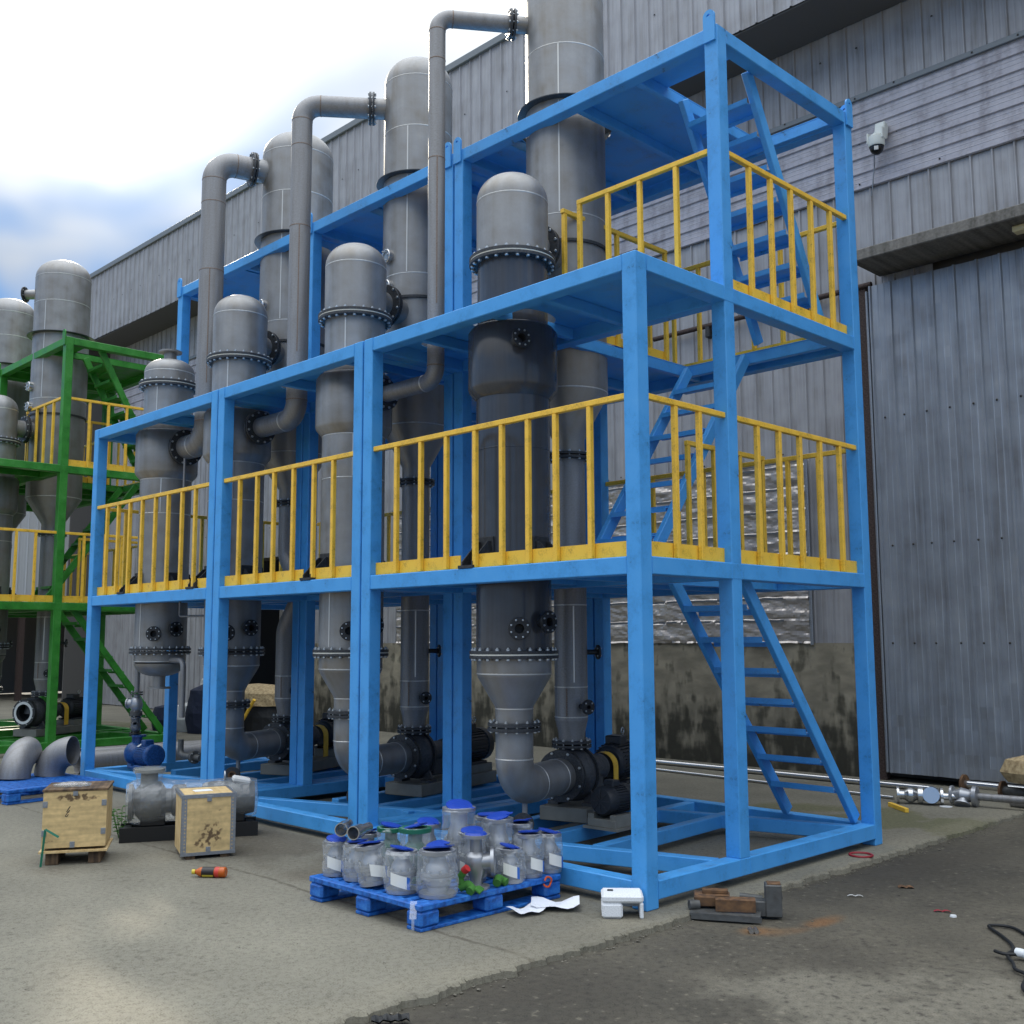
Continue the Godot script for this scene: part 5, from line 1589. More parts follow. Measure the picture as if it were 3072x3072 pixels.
func pallet_load() -> void:
	pallet(Vector3(-1.185, 0, 0.69), 0.0, 1.13, 1.18, "blue plastic pallet loaded with wrapped valves in front of the near blue frame")
	var L := [
		[-1.65, 1.14, 0.084, 0.22, 0, "film-wrapped valve with label at the outer corner of the pallet"],
		[-1.44, 1.13, 0.08, 0.23, 0, "film-wrapped valve beside the corner valve, under the shiny tube ends"],
		[-1.21, 1.16, 0.092, 0.24, 0, "leaning film-wrapped valve with a crooked white and blue label"],
		[-0.97, 1.14, 0.094, 0.25, 0, "film-wrapped valve between the leaning valve and the large front one"],
		[-0.745, 1.05, 0.11, 0.27, 0, "largest film-wrapped valve at the front corner, film hanging off the pallet"],
		[-1.42, 0.87, 0.09, 0.3, 1, "short green valve in film behind the shiny tube ends"],
		[-1.15, 0.89, 0.1, 0.33, 1, "green valve with wide top flange and film, behind the leaning valve"],
		[-1.08, 0.58, 0.11, 0.43, 0, "tallest silver valve in film, blue cap tilted up"],
		[-0.9, 0.4, 0.1, 0.36, 0, "wrapped silver valve right behind the tallest one"],
		[-0.9, 0.63, 0.09, 0.3, 0, "wrapped silver valve beside the bare check valve"],
		[-1.1, 0.3, 0.095, 0.34, 0, "wrapped silver valve deep in the middle of the pallet"],
		[-0.73, 0.29, 0.085, 0.27, 0, "wrapped silver valve between the bare check valve and the far corner"],
		[-0.70, 0.49, 0.082, 0.21, 0, "short wrapped valve by the orange ring side of the pallet"],
		[-0.92, 0.18, 0.085, 0.3, 0, "wrapped valve in the last row, next to the blue frame"],
		[-0.735, 0.1, 0.085, 0.25, 0, "wrapped valve on the pallet corner next to the blue frame"],
		[-1.63, 0.9, 0.085, 0.24, 0, "wrapped valve on the pallet side behind the outer corner"],
		[-1.35, 0.62, 0.09, 0.3, 0, "wrapped valve behind the short green valve"],
		[-0.93, 0.9, 0.085, 0.24, 0, "wrapped valve hidden between the green flange and the large front valve"],
	]
	for i in L.size():
		var q: Array = L[i]
		bagged_valve(q[0], q[1], q[2], q[3], q[4], q[5], 100 + i * 7, 0.3 * (i % 3), 0.16 if i == 2 else 0.0)
	# film hanging off the front corner
	solo("film_scrap", Geo.new().beam(Vector3(0, 0, 0), Vector3(0.03, -0.09, 0.03), 0.04, 0.004).beam(Vector3(0.03, -0.09, 0.03), Vector3(0.03, -0.15, 0.03), 0.022, 0.004), M.plastic_film, "strip of clear film dangling over the pallet edge below the largest valve", "film", "", Vector3(-0.69, 0.165, 1.275))
	# bare silver check valve
	var T := thing("check_valve", Vector3(-0.72, 0.149, 0.76), "bare silver cast check valve with side flange standing on the pallet", "valve")
	put("valve_body", Geo.new().lathe(v2([[0.0, 0.0], [0.085, 0.0], [0.085, 0.018], [0.04, 0.024], [0.04, 0.06], [0.055, 0.1], [0.068, 0.15], [0.066, 0.19], [0.06, 0.2], [0.038, 0.22], [0.036, 0.3], [0.085, 0.306], [0.085, 0.324], [0.0, 0.324]]), 32), M.cast_silver, T)
	put("side_flange", Geo.new().lathe(v2([[0.05, 0.0], [0.052, 0.07], [0.085, 0.072], [0.085, 0.092], [0.07, 0.094], [0.0, 0.1]]), 30, axis(Vector3(0.02, 0.16, -0.01), Vector3(0.72, 0.05, -0.69))), M.cast_silver, T)
	crumpled(T, "end_cap", fine_profile([[0.07, 0.324], [0.06, 0.336], [0.0, 0.34]], 0.015), M.cap_blue, 0.008, 77, Transform3D.IDENTITY, 20)
	# two shiny tube ends on the valves
	for q in [[-1.62, 1.1, 0.45, "thick shiny steel tube end lying on the wrapped corner valves"], [-1.45, 1.1, 0.2, "stubby shiny steel tube end beside the thick one on the valves"]]:
		var o := thing("tube_end", Vector3(q[0], 0.448, q[1]), q[3], "tube", "shiny tube ends on the valves", q[2])
		put("tube", Geo.new().lathe(v2([[0.026, -0.13], [0.032, -0.13], [0.032, -0.03], [0.043, 0.0], [0.043, 0.1], [0.038, 0.1], [0.038, 0.0], [0.026, -0.05]]), 28, axis(Vector3.ZERO, Vector3(0.3, 0, 1))), M.bright_steel, o)
	# green work gloves
	for q in [[-0.665, 0.875, 0.6, true, "crumpled green glove with red trim between the front valve and the check valve"], [-0.66, 0.63, 2.2, false, "flattened green glove on the pallet edge past the check valve"]]:
		var o := thing("work_glove", Vector3(q[0], 0.149, q[1]), q[4], "glove", "green gloves on the pallet", q[2])
		var g := Geo.new()
		g.tube(bent([Vector3(-0.05, 0.03, 0), Vector3(0.0, 0.05, 0), Vector3(0.03, 0.03, 0.02), Vector3(0.02, 0.02, 0.05)], 0.015, 4), 0.026, 12)
		for f in 4:
			g.tube(bent([Vector3(0.02, 0.025, 0.01 * f - 0.01), Vector3(0.06, 0.03, 0.022 * f - 0.03), Vector3(0.085, 0.012, 0.028 * f - 0.04)], 0.01, 3), 0.011, 8)
		if q[3]:
			g.tube(bent([Vector3(-0.04, 0.03, 0), Vector3(-0.05, 0.09, 0.0), Vector3(-0.02, 0.13, 0.01)], 0.02, 4), 0.022, 10)
		put("glove", g, M.glove_green, o)
		if q[3]:
			put("cuff", Geo.new().tube([Vector3(-0.024, 0.128, 0.008), Vector3(0.0, 0.15, 0.015)], 0.024, 10), M.glove_red, o)
	var p := []
	for k in 22:
		var a := TAU * k / 24 + 0.4
		p.append(Vector3(0.004 * sin(a * 3.0), 0.03 * sin(a), 0.034 * cos(a)))
	solo("rubber_ring", Geo.new().tube(p, 0.006, 8), M.orange_rubber, "orange rubber ring hooked on the edge of the blue pallet", "ring", "", Vector3(-0.606, 0.125, 0.245))

func left_side() -> void:
	pallet(Vector3(-7.95, 0, 0.72), 0.1, 1.2, 1.1, "dark blue pallet under the big loose pipe elbows")
	for q in [[-8.2, 0.82, 2.3, "big grey pipe elbow standing on its open end at the front of the pallet"], [-8.25, 0.42, 0.7, "big grey pipe elbow turned sideways behind the front elbow"], [-8.35, 1.12, -2.0, "big grey pipe elbow at the outer edge of the pallet"]]:
		var T := thing("pipe_elbow", Vector3(q[0], 0.15, q[1]), q[3], "pipe elbow", "loose pipe elbows on the far pallet", q[2])
		var path := []
		for k in 13:
			var a := PI / 2 * k / 12
			path.append(Vector3(0.27 - 0.27 * cos(a), 0.27 * sin(a) + 0.005, 0))
		put("elbow", Geo.new().tube(path, 0.165, 32, true, 0.155), M.steel_pipe, T)
	for q in [[-9.35, -1.5, 0.14, "long grey steel pipe lying behind the far blue frame, front one"], [-9.75, -1.7, 0.14, "long grey steel pipe lying behind the far blue frame, back one"]]:
		solo("loose_pipe", Geo.new().tube([Vector3(0, q[2], 1.15), Vector3(0.15, q[2], -1.15)], q[2], 28, true, q[2] - 0.008), M.steel_pipe, q[3], "pipe", "long pipes behind the far blue frame", Vector3(q[0], 0, q[1]))
	# weed
	var T := thing("weed", Vector3(-4.72, 0, 1.18), "green weed growing from the slab between crate and wrapped pump", "plant")
	for s in 7:
		var a := s * 0.9
		var lean := Vector3(cos(a) * 0.06, 0, sin(a) * 0.06)
		var h := 0.2 + 0.09 * fposmod(s * 0.37, 1.0)
		var stem := put("stem", Geo.new().tube([Vector3(lean.x * 0.3, 0, lean.z * 0.3), lean + Vector3(0, h * 0.6, 0), lean * 1.5 + Vector3(0, h, 0)], 0.003, 6), M.leaf, T)
		for k in 9:
			var t := 0.2 + 0.8 * k / 8.0
			var c := lean * 1.4 * t + Vector3(0, h * t, 0)
			var dd := Vector3(cos(k * 2.4 + s), 0.25, sin(k * 2.4 + s)).normalized()
			var sd := dd.cross(Vector3.UP).normalized() * 0.011
			var lf := Geo.new()
			var tip := c + dd * 0.055 + Vector3(0, -0.01, 0)
			var mid := c + dd * 0.028 + Vector3(0, 0.006, 0)
			lf.flat(c, mid + sd, tip, Vector3.UP)
			lf.flat(c, mid - sd, tip, Vector3.UP)
			put("leaf", lf, M.leaf, stem)
	# drink bottle
	T = thing("drink_bottle", Vector3(-2.8, 0.036, 1.40), "amber drink bottle with red, black and yellow label lying on the concrete", "bottle", "", 0.0)
	var xf := axis(Vector3.ZERO, Vector3(0.62, 0, -0.52))
	put("bottle", Geo.new().lathe(v2([[0.0, 0.115], [0.03, 0.115], [0.036, 0.108], [0.036, 0.05], [0.034, 0.045], [0.034, -0.06], [0.03, -0.08], [0.014, -0.105], [0.014, -0.112]]), 28, xf), M.tea_bottle, T)
	put("cap", Geo.new().lathe(v2([[0.017, -0.108], [0.017, -0.132], [0.0, -0.133]]), 20, xf), M.bottle_yellow, T)
	put("label", Geo.new().lathe(v2([[0.0355, 0.035], [0.0355, -0.055]]), 28, xf), M.bottle_black, T)
	put("label_band", Geo.new().lathe(v2([[0.0366, 0.07], [0.0366, 0.04]]), 28, xf), M.bottle_red, T)
	put("label_band", Geo.new().lathe(v2([[0.0362, 0.02], [0.0362, -0.03]]), 10, xf, 2.6, 4.0), M.bottle_yellow, T)
	put("label_band", Geo.new().lathe(v2([[0.0362, 0.03], [0.0362, -0.05]]), 10, xf, 5.2, 5.9), M.bottle_yellow, T)
	# covered machine by the wall
	T = thing("covered_machine", Vector3(-13.1, 0, -5.2), "machine under a tan canvas with black hoses by the warehouse wall", "machine")
	crumpled(T, "canvas_cover", fine_profile([[0.75, 0.5], [0.72, 0.72], [0.5, 0.84], [0.0, 0.88]], 0.06), M.canvas, 0.08, 31, Transform3D(Basis().scaled(Vector3(1, 1, 0.6)), Vector3.ZERO), 36, 0.3)
	crumpled(T, "machine_body", fine_profile([[0.7, 0.0], [0.72, 0.3], [0.66, 0.6], [0.3, 0.7]], 0.08), M.rubber_black, 0.08, 32, Transform3D(Basis().scaled(Vector3(1, 1, 0.55)), Vector3.ZERO), 36, 0.3)
	put("yellow_hose", Geo.new().tube([Vector3(0.1, 0.02, 0.55), Vector3(0.3, 0.3, 0.46), Vector3(0.55, 0.62, 0.42)], 0.03, 10), M.yellow_paint, T)
	for k in 3:
		put("hose", Geo.new().tube(bent([Vector3(-0.3 + k * 0.12, 0.02, 0.5), Vector3(-0.1 + k * 0.14, 0.4, 0.45), Vector3(0.1 + k * 0.1, 0.66, 0.35)], 0.1, 4), 0.02, 8), M.rubber_black, T)
	# bundle in front of the open gate by the green frame
	T = thing("cloth_bundle", Vector3(-14.3, 0, -4.6), "heap of white and navy sacks behind the green frame stairs", "sacks")
	for q in [[0.0, 0.0, 0.42, 0.55, 0], [0.55, 0.1, 0.36, 0.9, 1], [-0.5, 0.2, 0.4, 0.5, 1], [0.1, -0.4, 0.4, 1.1, 0]]:
		crumpled(T, "sack", fine_profile([[q[2] * 0.9, 0.0], [q[2], q[3] * 0.4], [q[2] * 0.8, q[3] * 0.85], [0.0, q[3]]], 0.06), M.cloth_white if q[4] == 0 else M.navy_cloth, 0.07, 40 + int(q[3] * 10), Transform3D(Basis(), Vector3(q[0], 0, q[1])), 28, 0.3)

func sheet_of_paper(at: Vector3, turn: float, w: float, d: float, curl: float, label: String) -> void:
	var g := Geo.new()
	var f := func(i: int, j: int) -> Vector3:
		var u := i / 8.0 - 0.5
		var v := j / 8.0 - 0.5
		return Vector3(u * w, 0.004 + curl * (u * u * 2.2 + 0.4 * absf(v) + 0.25 * sin(u * 9.0 + v * 4.0) + 0.3), v * d)
	for i in 8:
		for j in 8:
			g.flat(f.call(i, j), f.call(i + 1, j), f.call(i + 1, j + 1), Vector3.UP)
			g.flat(f.call(i, j), f.call(i + 1, j + 1), f.call(i, j + 1), Vector3.UP)
	solo("paper_sheet", g, M.paper, label, "paper", "paper sheets by the pallet", at, turn)

func right_side() -> void:
	sheet_of_paper(Vector3(-0.46, 0.0, 0.33), 0.75, 0.3, 0.2, 0.045, "creased white paper sheet lying nearest the foam block")
	sheet_of_paper(Vector3(-0.5, 0.0, 0.55), 1.3, 0.2, 0.15, 0.035, "smaller folded white paper sheet tucked against the pallet")
	# polystyrene packing block
	var T := thing("foam_block", Vector3(-0.065, 0, 0.16), "white polystyrene packing block with a notch beside the near blue post", "foam block", "", 0.74)
	var g := Geo.new()
	g.box(Vector3(0, 0.115, 0), Vector3(0.25, 0.05, 0.2), Basis.IDENTITY, 0.014)
	g.box(Vector3(-0.062, 0.046, 0.0), Vector3(0.125, 0.09, 0.198), Basis.IDENTITY, 0.014)
	g.box(Vector3(0.113, 0.046, 0.0), Vector3(0.022, 0.09, 0.19), Basis.IDENTITY, 0.006)
	g.box(Vector3(0.05, 0.075, -0.085), Vector3(0.11, 0.08, 0.02))
	put("block", g, M.foam, T)
	put("recess_shade", Geo.new().box(Vector3(-0.07, 0.141, -0.02), Vector3(0.035, 0.003, 0.04)), M.flange_steel, T)  # thin dark plate on the flat top, coloured like the shade in a hollow
	# rusty machine vise and brackets
	T = thing("machine_vise", Vector3(0.33, -0.03, -0.42), "rusty machine vise and steel channel offcuts on a base plate beside the kerb", "vise", "", 0.62)
	put("base_plate", Geo.new().box(Vector3(-0.04, 0.03, 0.08), Vector3(0.42, 0.012, 0.17), Basis(Vector3.UP, -0.1)).box(Vector3(-0.04, 0.015, 0.16), Vector3(0.42, 0.03, 0.01), Basis(Vector3.UP, -0.1)), M.grey_iron, T)
	put("channel", Geo.new().box(Vector3(0.02, 0.106, 0.06), Vector3(0.24, 0.008, 0.1)).box(Vector3(0.02, 0.072, 0.106), Vector3(0.24, 0.062, 0.008)).box(Vector3(0.136, 0.072, 0.06), Vector3(0.008, 0.062, 0.09)), M.rust, T)
	put("slide", Geo.new().box(Vector3(-0.12, 0.08, -0.04), Vector3(0.22, 0.06, 0.16), Basis.IDENTITY, 0.006).box(Vector3(-0.1, 0.122, -0.07), Vector3(0.16, 0.024, 0.06), Basis.IDENTITY, 0.004), M.rust, T)
	put("screw_rod", Geo.new().tube([Vector3(-0.26, 0.06, 0.05), Vector3(-0.2, 0.06, 0.03)], 0.03, 14).tube([Vector3(0.05, 0.1, -0.06), Vector3(0.19, 0.09, -0.05)], 0.02, 12), M.grey_iron, T)
	put("fixed_jaw", Geo.new().box(Vector3(0.25, 0.1, 0.0), Vector3(0.1, 0.19, 0.12), Basis.IDENTITY, 0.006).box(Vector3(0.17, 0.05, 0.0), Vector3(0.08, 0.09, 0.1), Basis.IDENTITY, 0.005).lathe(v2([[0.0, 0.005], [0.02, 0.005], [0.024, -0.004]]), 16, axis(Vector3(0.3, 0.12, 0.0), Vector3(1, 0, 0))), M.grey_iron, T)
	put("jaw_top", Geo.new().box(Vector3(0.255, 0.197, 0.0), Vector3(0.08, 0.004, 0.09)), M.rust, T)
	for q in [[0.6, -0.2]]:
		solo("steel_pin", Geo.new().tube([Vector3(0, 0.02, 0), Vector3(0, 0.02, 0.06)], 0.014, 12).tube([Vector3(0.03, 0.02, 0), Vector3(0.03, 0.02, 0.06)], 0.014, 12), M.bright_steel, "pair of shiny steel pins lying in front of the rusty vise", "pins", "", Vector3(q[0], -0.046, q[1]), 0.75)
	# scrap of rubber in the foreground
	T = thing("rubber_scrap", Vector3(0.32, -0.044, 2.23), "folded scrap of dark grey rubber on the dirt by the kerb", "rubber scrap", "", 0.95)
	var f := func(i: int, j: int, s: float) -> Vector3:
		var u := i / 10.0 - 0.5
		var v := j / 5.0 - 0.5
		return Vector3(u * 0.17, 0.012 + s + 0.014 * absf(sin(u * 11.0 + v)) + 0.012 * v * v * 4.0, v * 0.075 + 0.008 * sin(u * 14.0))
	g = Geo.new()
	for s in [0.0, 0.004]:
		for i in 10:
			for j in 5:
				g.flat(f.call(i, j, s), f.call(i + 1, j, s), f.call(i + 1, j + 1, s), Vector3.UP if s > 0.0 else Vector3.DOWN)
				g.flat(f.call(i, j, s), f.call(i + 1, j + 1, s), f.call(i, j + 1, s), Vector3.UP if s > 0.0 else Vector3.DOWN)
	put("rubber", g, M.rubber_black, T)
	# black cable with a white plug
	T = thing("power_cable", Vector3(1.85, -0.038, -0.8), "black power cable looped on the dirt with a white plug", "cable")
	var raw := [[1.79, -1.2], [1.68, -1.3], [1.6, -1.3], [1.56, -1.25], [1.6, -1.19], [1.7, -1.08], [1.8, -0.95], [1.85, -0.84], [1.86, -0.74], [1.9, -0.66], [1.94, -0.6], [1.99, -0.5], [2.05, -0.46], [2.09, -0.36], [2.14, -0.2], [2.3, -0.05], [2.6, 0.1], [3.2, 0.1]]
	var path := []
	for q in raw:
		path.append(Vector3(q[0] - 1.85, 0.012, q[1] + 0.8))
	put("cable", Geo.new().tube(smooth_path(path, 5), 0.009, 10), M.rubber_black, T)
	path = []
	for q in [[1.79, -1.2], [2.0, -1.12], [2.4, -1.1], [3.0, -1.3]]:
		path.append(Vector3(q[0] - 1.85, 0.012, q[1] + 0.8))
	put("cable", Geo.new().tube(smooth_path(path, 5), 0.009, 10), M.rubber_black, T)
	path = []
	for q in [[1.8, -0.72], [1.86, -0.7], [1.92, -0.74], [1.98, -0.72]]:
		path.append(Vector3(q[0] - 1.85, 0.022, q[1] + 0.8))
	put("cable", Geo.new().tube(smooth_path(path, 5), 0.009, 10), M.rubber_black, T)
	put("plug", Geo.new().lathe(v2([[0.0, 0.0], [0.022, 0.002], [0.024, 0.02], [0.022, 0.05], [0.03, 0.055], [0.03, 0.1], [0.0, 0.1]]), 20, axis(Vector3(0.05, 0.03, 0.05), Vector3(0.75, 0, 0.1))), M.white_plastic, T)
	solo("cup_lid", Geo.new().lathe(v2([[0.0, 0.006], [0.028, 0.006], [0.034, 0.01], [0.036, 0.004], [0.036, 0.0]]), 28), M.white_plastic, "flat white plastic lid lying on the pale dirt", "lid", "", Vector3(2.16, -0.042, 0.46))
	solo("bottle_cap", Geo.new().lathe(v2([[0.0, 0.012], [0.018, 0.012], [0.021, 0.0]]), 20), M.white_plastic, "white bottle cap beside a torn pink wrapper on the dirt", "cap", "", Vector3(1.3, -0.042, -1.36))
	var scraps := [[1.2, -1.43, 0.1, 0.03, "red_plastic", "torn pink wrapper lying on the dirt beside a white cap"], [0.62, -1.42, 0.1, 0.02, "cloth_white", "pale twisted wrapper strip on the dark dirt past the vise"], [0.74, -1.9, 0.1, 0.07, "rust", "rust-brown flat scrap on the dirt beyond the pale wrapper"]]
	for q in scraps:
		var s := Geo.new()
		for i in 6:
			var u0 := i / 6.0 - 0.5
			var u1 := (i + 1) / 6.0 - 0.5
			var y0 := 0.004 + 0.008 * absf(sin(i * 2.1))
			var y1 := 0.004 + 0.008 * absf(sin((i + 1) * 2.1))
			s.flat(Vector3(u0 * q[2], y0, -q[3] / 2 * (1.0 - u0 * u0)), Vector3(u1 * q[2], y1, -q[3] / 2 * (1.0 - u1 * u1)), Vector3(u1 * q[2], y1, q[3] / 2), Vector3.UP)
			s.flat(Vector3(u0 * q[2], y0, -q[3] / 2 * (1.0 - u0 * u0)), Vector3(u1 * q[2], y1, q[3] / 2), Vector3(u0 * q[2], y0, q[3] / 2), Vector3.UP)
		solo("litter_scrap", s, M[q[4]], q[5], "litter", "litter on the dirt", Vector3(q[0], -0.041, q[1]), 0.6)
	var ringp := []
	for k in 25:
		ringp.append(Vector3(0.085 * cos(TAU * k / 24), 0.006, 0.085 * sin(TAU * k / 24)))
	solo("gasket_ring", Geo.new().tube(ringp, 0.009, 8, false), M.red_plastic, "dull red gasket ring lying flat on the slab by the rear blue post", "gasket", "", Vector3(0.1, 0, -2.5))
	# yellow square tube offcut
	solo("tube_offcut", Geo.new().beam(Vector3(-0.15, 0.021, -0.13), Vector3(0.15, 0.021, 0.13), 0.04, 0.04, 0.003), M.yellow_paint, "short yellow square tube offcut on the slab near the loose flanges", "offcut", "", Vector3(-0.72, 0, -4.82))
	solo("thin_disc", Geo.new().lathe(v2([[0.0, 0.004], [0.06, 0.004], [0.06, 0.0]]), 24), M.white_plastic, "thin white disc on the ground between the loose flanged valves", "disc", "", Vector3(-0.46, 0.001, -5.3))
	# pipes along the wall
	solo("wall_pipe", Geo.new().tube(bent([Vector3(-5.6, 0.035, 0), Vector3(-1.0, 0.035, 0.0), Vector3(-0.75, 0.035, 0.3)], 0.08, 6), 0.032, 14), M.bright_steel, "shiny steel pipe on the ground along the stained base wall, bent at its end", "pipe", "pipes lying at the warehouse", Vector3(0, 0, -6.2))
	solo("wall_pipe", Geo.new().tube([Vector3(-6.0, 0.02, 0), Vector3(-1.05, 0.02, 0.35)], 0.018, 12), M.bright_steel, "thin shiny steel pipe on the ground in front of the bent pipe", "pipe", "pipes lying at the warehouse", Vector3(0, 0, -5.75))
	# flanged valves and pipes at the sliding door
	T = thing("flanged_valve", Vector3(-0.72, 0.085, -5.3), "bright steel double valve with flanges lying before the sliding door", "valve", "flanged valves at the sliding door", 0.5)
	var ax := axis(Vector3(-0.22, 0, 0), Vector3(1, 0, 0))
	put("valve_body", Geo.new().lathe(v2([[0.0, 0.0], [0.085, 0.0], [0.085, 0.022], [0.045, 0.026], [0.045, 0.07], [0.075, 0.11], [0.075, 0.15], [0.045, 0.19], [0.085, 0.2], [0.085, 0.245], [0.05, 0.25], [0.07, 0.3], [0.07, 0.37], [0.045, 0.4], [0.085, 0.41], [0.085, 0.435], [0.035, 0.44], [0.035, 0.6]]), 28, ax).lathe(v2([[0.06, 0.0], [0.06, 0.07], [0.08, 0.072], [0.08, 0.09], [0.0, 0.09]]), 26, axis(Vector3(0.1, 0, 0), Vector3(0, 0.2, 1))), M.bright_steel, T)
	T = thing("flanged_valve", Vector3(-0.28, 0.1, -5.5), "silver tee valve with flange joined to a long pipe before the sliding door", "valve", "flanged valves at the sliding door", 0.15)
	ax = axis(Vector3(-0.2, 0, 0), Vector3(1, 0, 0))
	put("valve_body", Geo.new().lathe(v2([[0.0, 0.0], [0.09, 0.0], [0.09, 0.022], [0.05, 0.026], [0.055, 0.06], [0.078, 0.1], [0.06, 0.18], [0.05, 0.2], [0.1, 0.21], [0.1, 0.25], [0.04, 0.26]]), 28, ax).lathe(v2([[0.05, 0.0], [0.05, 0.09], [0.075, 0.092], [0.075, 0.11], [0.0, 0.11]]), 26, axis(Vector3(-0.08, 0, 0), Vector3(0, -0.75, 0.6))), M.cast_silver, T)
	put("pipe", Geo.new().tube([Vector3(0.05, 0, 0), Vector3(3.0, 0.0, 0)], 0.036, 18), M.steel_pipe, T)
	var low := [[0.0, -5.75, 3.2, 0.045, "steel_pipe", "grey steel pipe lying under the tee valve pipe"], [-0.7, -6.35, 2.6, 0.04, "bright_steel", "shiny steel pipe with rusty end flange against the sliding door"], [-0.2, -6.1, 2.4, 0.05, "grey_iron", "dark steel pipe with rusty end flange in the pile at the door"]]
	for q in low:
		T = thing("flanged_pipe", Vector3(q[0], 0, q[1]), q[5], "pipe", "flanged pipes at the sliding door", -0.06)
		var y: float = q[3] if q[3] == 0.045 else 0.1
		put("pipe", Geo.new().tube([Vector3(0, y, 0), Vector3(q[2], y, 0)], q[3], 18), M[q[4]], T)
		if y == 0.1:
			put("flange", Geo.new().lathe(v2([[0.0, -0.012], [0.1, -0.012], [0.1, 0.012], [0.0, 0.012]]), 28, axis(Vector3(-0.01, y, 0), Vector3(1, 0, 0))), M.rust, T)
			put("flange", Geo.new().lathe(v2([[0.0, -0.012], [0.1, -0.012], [0.1, 0.012], [0.0, 0.012]]), 28, axis(Vector3(q[2] * 0.98, y, 0), Vector3(1, 0, 0))), M.rust, T)
	T = thing("canvas_bundle", Vector3(0.22, 0.19, -6.05), "tan canvas bundle lying on the pipes at the sliding door", "bundle")
	crumpled(T, "canvas", fine_profile([[0.0, 0.0], [0.3, 0.02], [0.36, 0.12], [0.3, 0.24], [0.12, 0.3], [0.0, 0.3]], 0.05), M.canvas, 0.07, 55, Transform3D(Basis().scaled(Vector3(1.2, 1, 0.6)), Vector3.ZERO), 30, 0.4)
	# security camera on the wall band
	T = thing("security_camera", Vector3(-1.5, 7.78, -6.84), "white security camera with dark dome on the warehouse wall band", "camera")
	put("wall_bracket", Geo.new().box(Vector3(0, 0.13, 0.06), Vector3(0.13, 0.2, 0.12), Basis(Vector3(1, 0, 0), -0.25), 0.012).box(Vector3(0, 0.03, 0.14), Vector3(0.05, 0.06, 0.2), Basis.IDENTITY, 0.01), M.camera_white, T)
	put("housing", Geo.new().lathe(v2([[0.0, 0.03], [0.07, 0.03], [0.095, 0.0], [0.1, -0.1], [0.09, -0.12]]), 28, Transform3D(Basis(), Vector3(0, 0.0, 0.2))).box(Vector3(0.095, 0.03, 0.2), Vector3(0.02, 0.14, 0.1), Basis.IDENTITY, 0.006).box(Vector3(-0.095, 0.0, 0.2), Vector3(0.02, 0.14, 0.1), Basis.IDENTITY, 0.006), M.camera_white, T)
	put("dark_dome", Geo.new().lathe(v2([[0.085, -0.12], [0.082, -0.15], [0.065, -0.19], [0.03, -0.215], [0.0, -0.22]]), 28, Transform3D(Basis(), Vector3(0, 0.0, 0.2))), M.camera_black, T)
	put("lens_window", Geo.new().box(Vector3(0.03, -0.165, 0.275), Vector3(0.05, 0.05, 0.01), Basis(Vector3.UP, 0.4), 0.004), M.cloth_white, T)
	put("cable", Geo.new().tube(bent([Vector3(-0.05, -0.06, 0.16), Vector3(-0.12, -0.3, 0.04), Vector3(-0.2, -0.62, -0.02)], 0.1, 5), 0.008, 8), M.galvanised, T)

func smooth_path(p: Array, sub: int) -> Array:
	var o := []
	for i in p.size() - 1:
		var a: Vector3 = p[maxi(i - 1, 0)]
		var b: Vector3 = p[i]
		var c: Vector3 = p[i + 1]
		var d: Vector3 = p[mini(i + 2, p.size() - 1)]
		for k in sub:
			o.append(b.cubic_interpolate(c, a, d, float(k) / sub))
	o.append(p[p.size() - 1])
	return o

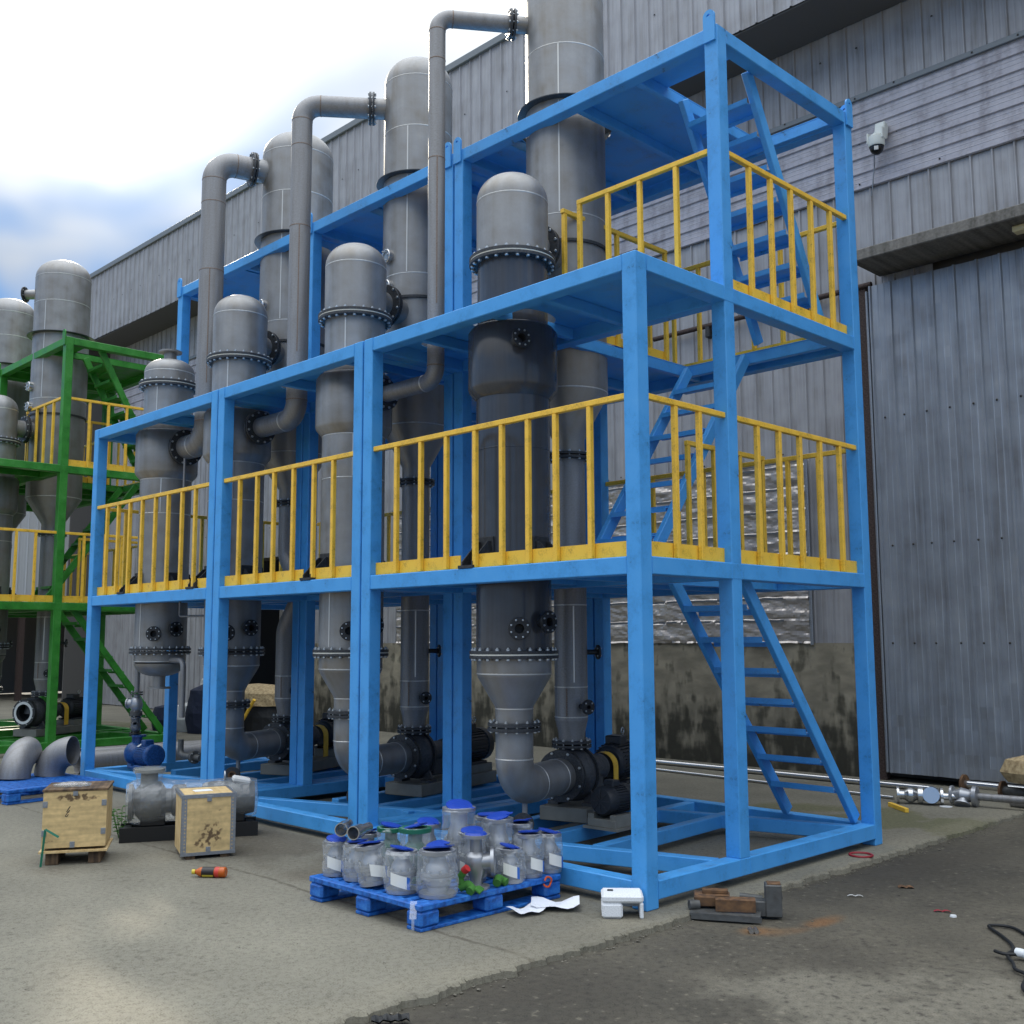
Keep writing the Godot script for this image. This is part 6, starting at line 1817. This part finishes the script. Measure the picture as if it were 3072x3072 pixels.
func _ready() -> void:
	rng.seed = 7
	light_and_camera()
	materials()
	ground()
	warehouse()
	foil_cover()
	shed()
	var B: Material = M.blue_paint
	var hs := [2.19, 4.209, 6.235]
	var grp := "blue steel frames in a row"
	frame("equipment_platform", 0.0, -2.966, hs, B, "blue steel frame with stairs, nearest the sliding door and the loaded pallet", grp, {
		"stairs": true, "near": true, "vessels": [-1.67], "columns": [[-1.945, 0.357]], "pipe": -2.62, "pipe_r": 0.075, "gaps": [-1.67], "joists": [-2.38, -1.5, -0.95], "runners": [-1.05, -1.62, -2.2],
		"front": [-2.55, -2.24, -1.93, -1.6, -1.31, -1.04, -0.77, -0.45]})
	frame("equipment_platform", -2.988, -5.43, hs, B, "middle blue steel frame without stairs, between the other two blue frames", grp, {
		"vessels": [-3.8], "columns": [[-4.04, 0.357]], "pipe": -4.78, "pipe_r": 0.106, "gaps": [-3.8], "joists": [-4.5, -3.4], "runners": [-3.3, -3.75, -4.35],
		"front": [-5.02, -4.7, -4.4, -4.07, -3.74, -3.44]})
	frame("equipment_platform", -5.452, -8.419, hs, B, "blue steel frame holding the dished exchanger, next to the green frame", grp, {
		"far": true, "vessels": [-7.54, -5.92], "columns": [[-6.32, 0.419]], "pipe": -6.6, "pipe_r": 0.137, "gaps": [-7.54, -5.92], "joists": [-7.0, -6.9], "runners": [-5.6, -6.05, -6.7, -7.6],
		"front": [-8.04, -7.74, -7.44, -7.13, -6.81, -6.51, -6.2, -5.91]})
	var gh := [2.24, 4.34, 6.36]
	frame("equipment_platform", -12.05, -14.98, gh, M.green_paint, "green steel frame with stairs and yellow rails beyond the blue frames", "green steel frames", {
		"stairs": true, "near": true, "vessels": [-13.35], "columns": [[-13.4, 0.44]], "joists": [-14.4, -12.9], "runners": [-13.1, -13.6],
		"front": [-14.5, -14.2, -13.9, -13.6, -13.3, -13.0, -12.7, -12.4]})
	frame("equipment_platform", -15.0, -17.5, gh, M.green_paint, "green steel frame half out of view past the green frame with stairs", "green steel frames", {
		"vessels": [], "columns": [[-15.85, 0.44]], "joists": [-16.5], "runners": [-15.6], "front": [-17.0, -16.6, -16.2, -15.8, -15.4]})
	var V := [Vector2(-1.67, -0.51), Vector2(-3.8, -0.51), Vector2(-5.92, -0.51), Vector2(-7.54, -0.51)]
	var C := [Vector2(-1.945, -1.46), Vector2(-4.04, -1.46), Vector2(-6.32, -1.46)]
	exchanger(V[0], C[0], M.dark_shell, "heat exchanger with dark glossy shell and pale dome in the near blue frame", {"side": true})
	exchanger(V[1], C[1], M.stainless, "bare steel heat exchanger behind the double post of the middle blue frame", {"bright": true})
	exchanger(V[2], C[2], M.stainless, "bare steel heat exchanger with domed top and bottom cone in the far blue frame")
	exchanger(V[3], C[2], M.stainless, "smaller steel exchanger with top nozzle and dished bottom over the small blue pump", {"dish": true, "duct": false, "low_dome": true})
	column(C[0], 0.357, "tall steel column cut by the top of the view in the near blue frame", 7.74)
	column(C[1], 0.357, "tall domed steel column in the middle blue frame", 7.74)
	column(C[2], 0.419, "wide domed steel column with jogged down pipe in the far blue frame", 7.72, {"jog": 0.36})
	vapour_pipe(-2.62, 0.075, C[0], 0.357, -3.8, "thinnest grey vapour pipe, rising beside the near column")
	vapour_pipe(-4.78, 0.106, C[1], 0.357, -5.92, "middle grey vapour pipe, looping over to the column of the middle frame")
	vapour_pipe(-6.6, 0.137, C[2], 0.419, -7.54, "widest grey vapour pipe, looping to the column of the far frame")
	pump(C[0], V[0], "dark circulation pump with yellow coupling guard in the near blue frame")
	pump(C[1], V[1], "dark circulation pump with yellow coupling guard in the middle blue frame")
	pump(C[2], V[2], "dark circulation pump with yellow coupling guard in the far blue frame")
	# the green frame's plant
	var g1 := exchanger(Vector2(-13.35, -0.51), Vector2(-13.4, -1.46), M.stainless, "weathered heat exchanger in the green frame at the edge of view", {"dish": true})
	g1.scale = Vector3(1, 1.027, 1)
	var g2 := column(Vector2(-13.4, -1.46), 0.365, "domed column with side nozzle rising through the green frame with stairs", 7.62)
	g2.scale = Vector3(1.2, 1.05, 1.2)
	nozzle(g2, Vector3(-0.27, 7.1, 0.24), Vector3(-0.7, 0, 0.72), 0.075, 0.17, 0.125, M.stainless)
	var g3 := column(Vector2(-15.85, -1.46), 0.365, "domed column with eye on top in the half-hidden green frame", 7.62)
	g3.scale = Vector3(1.2, 1.04, 1.2)
	pump(Vector2(-13.4, -1.3), Vector2(-12.9, -0.4), "dusty circulation pump with open white-ringed inlet in the green frame", {"open": true})
	wrapped_pump()
	crates()
	blue_pump()
	pallet_load()
	left_side()
	right_side()
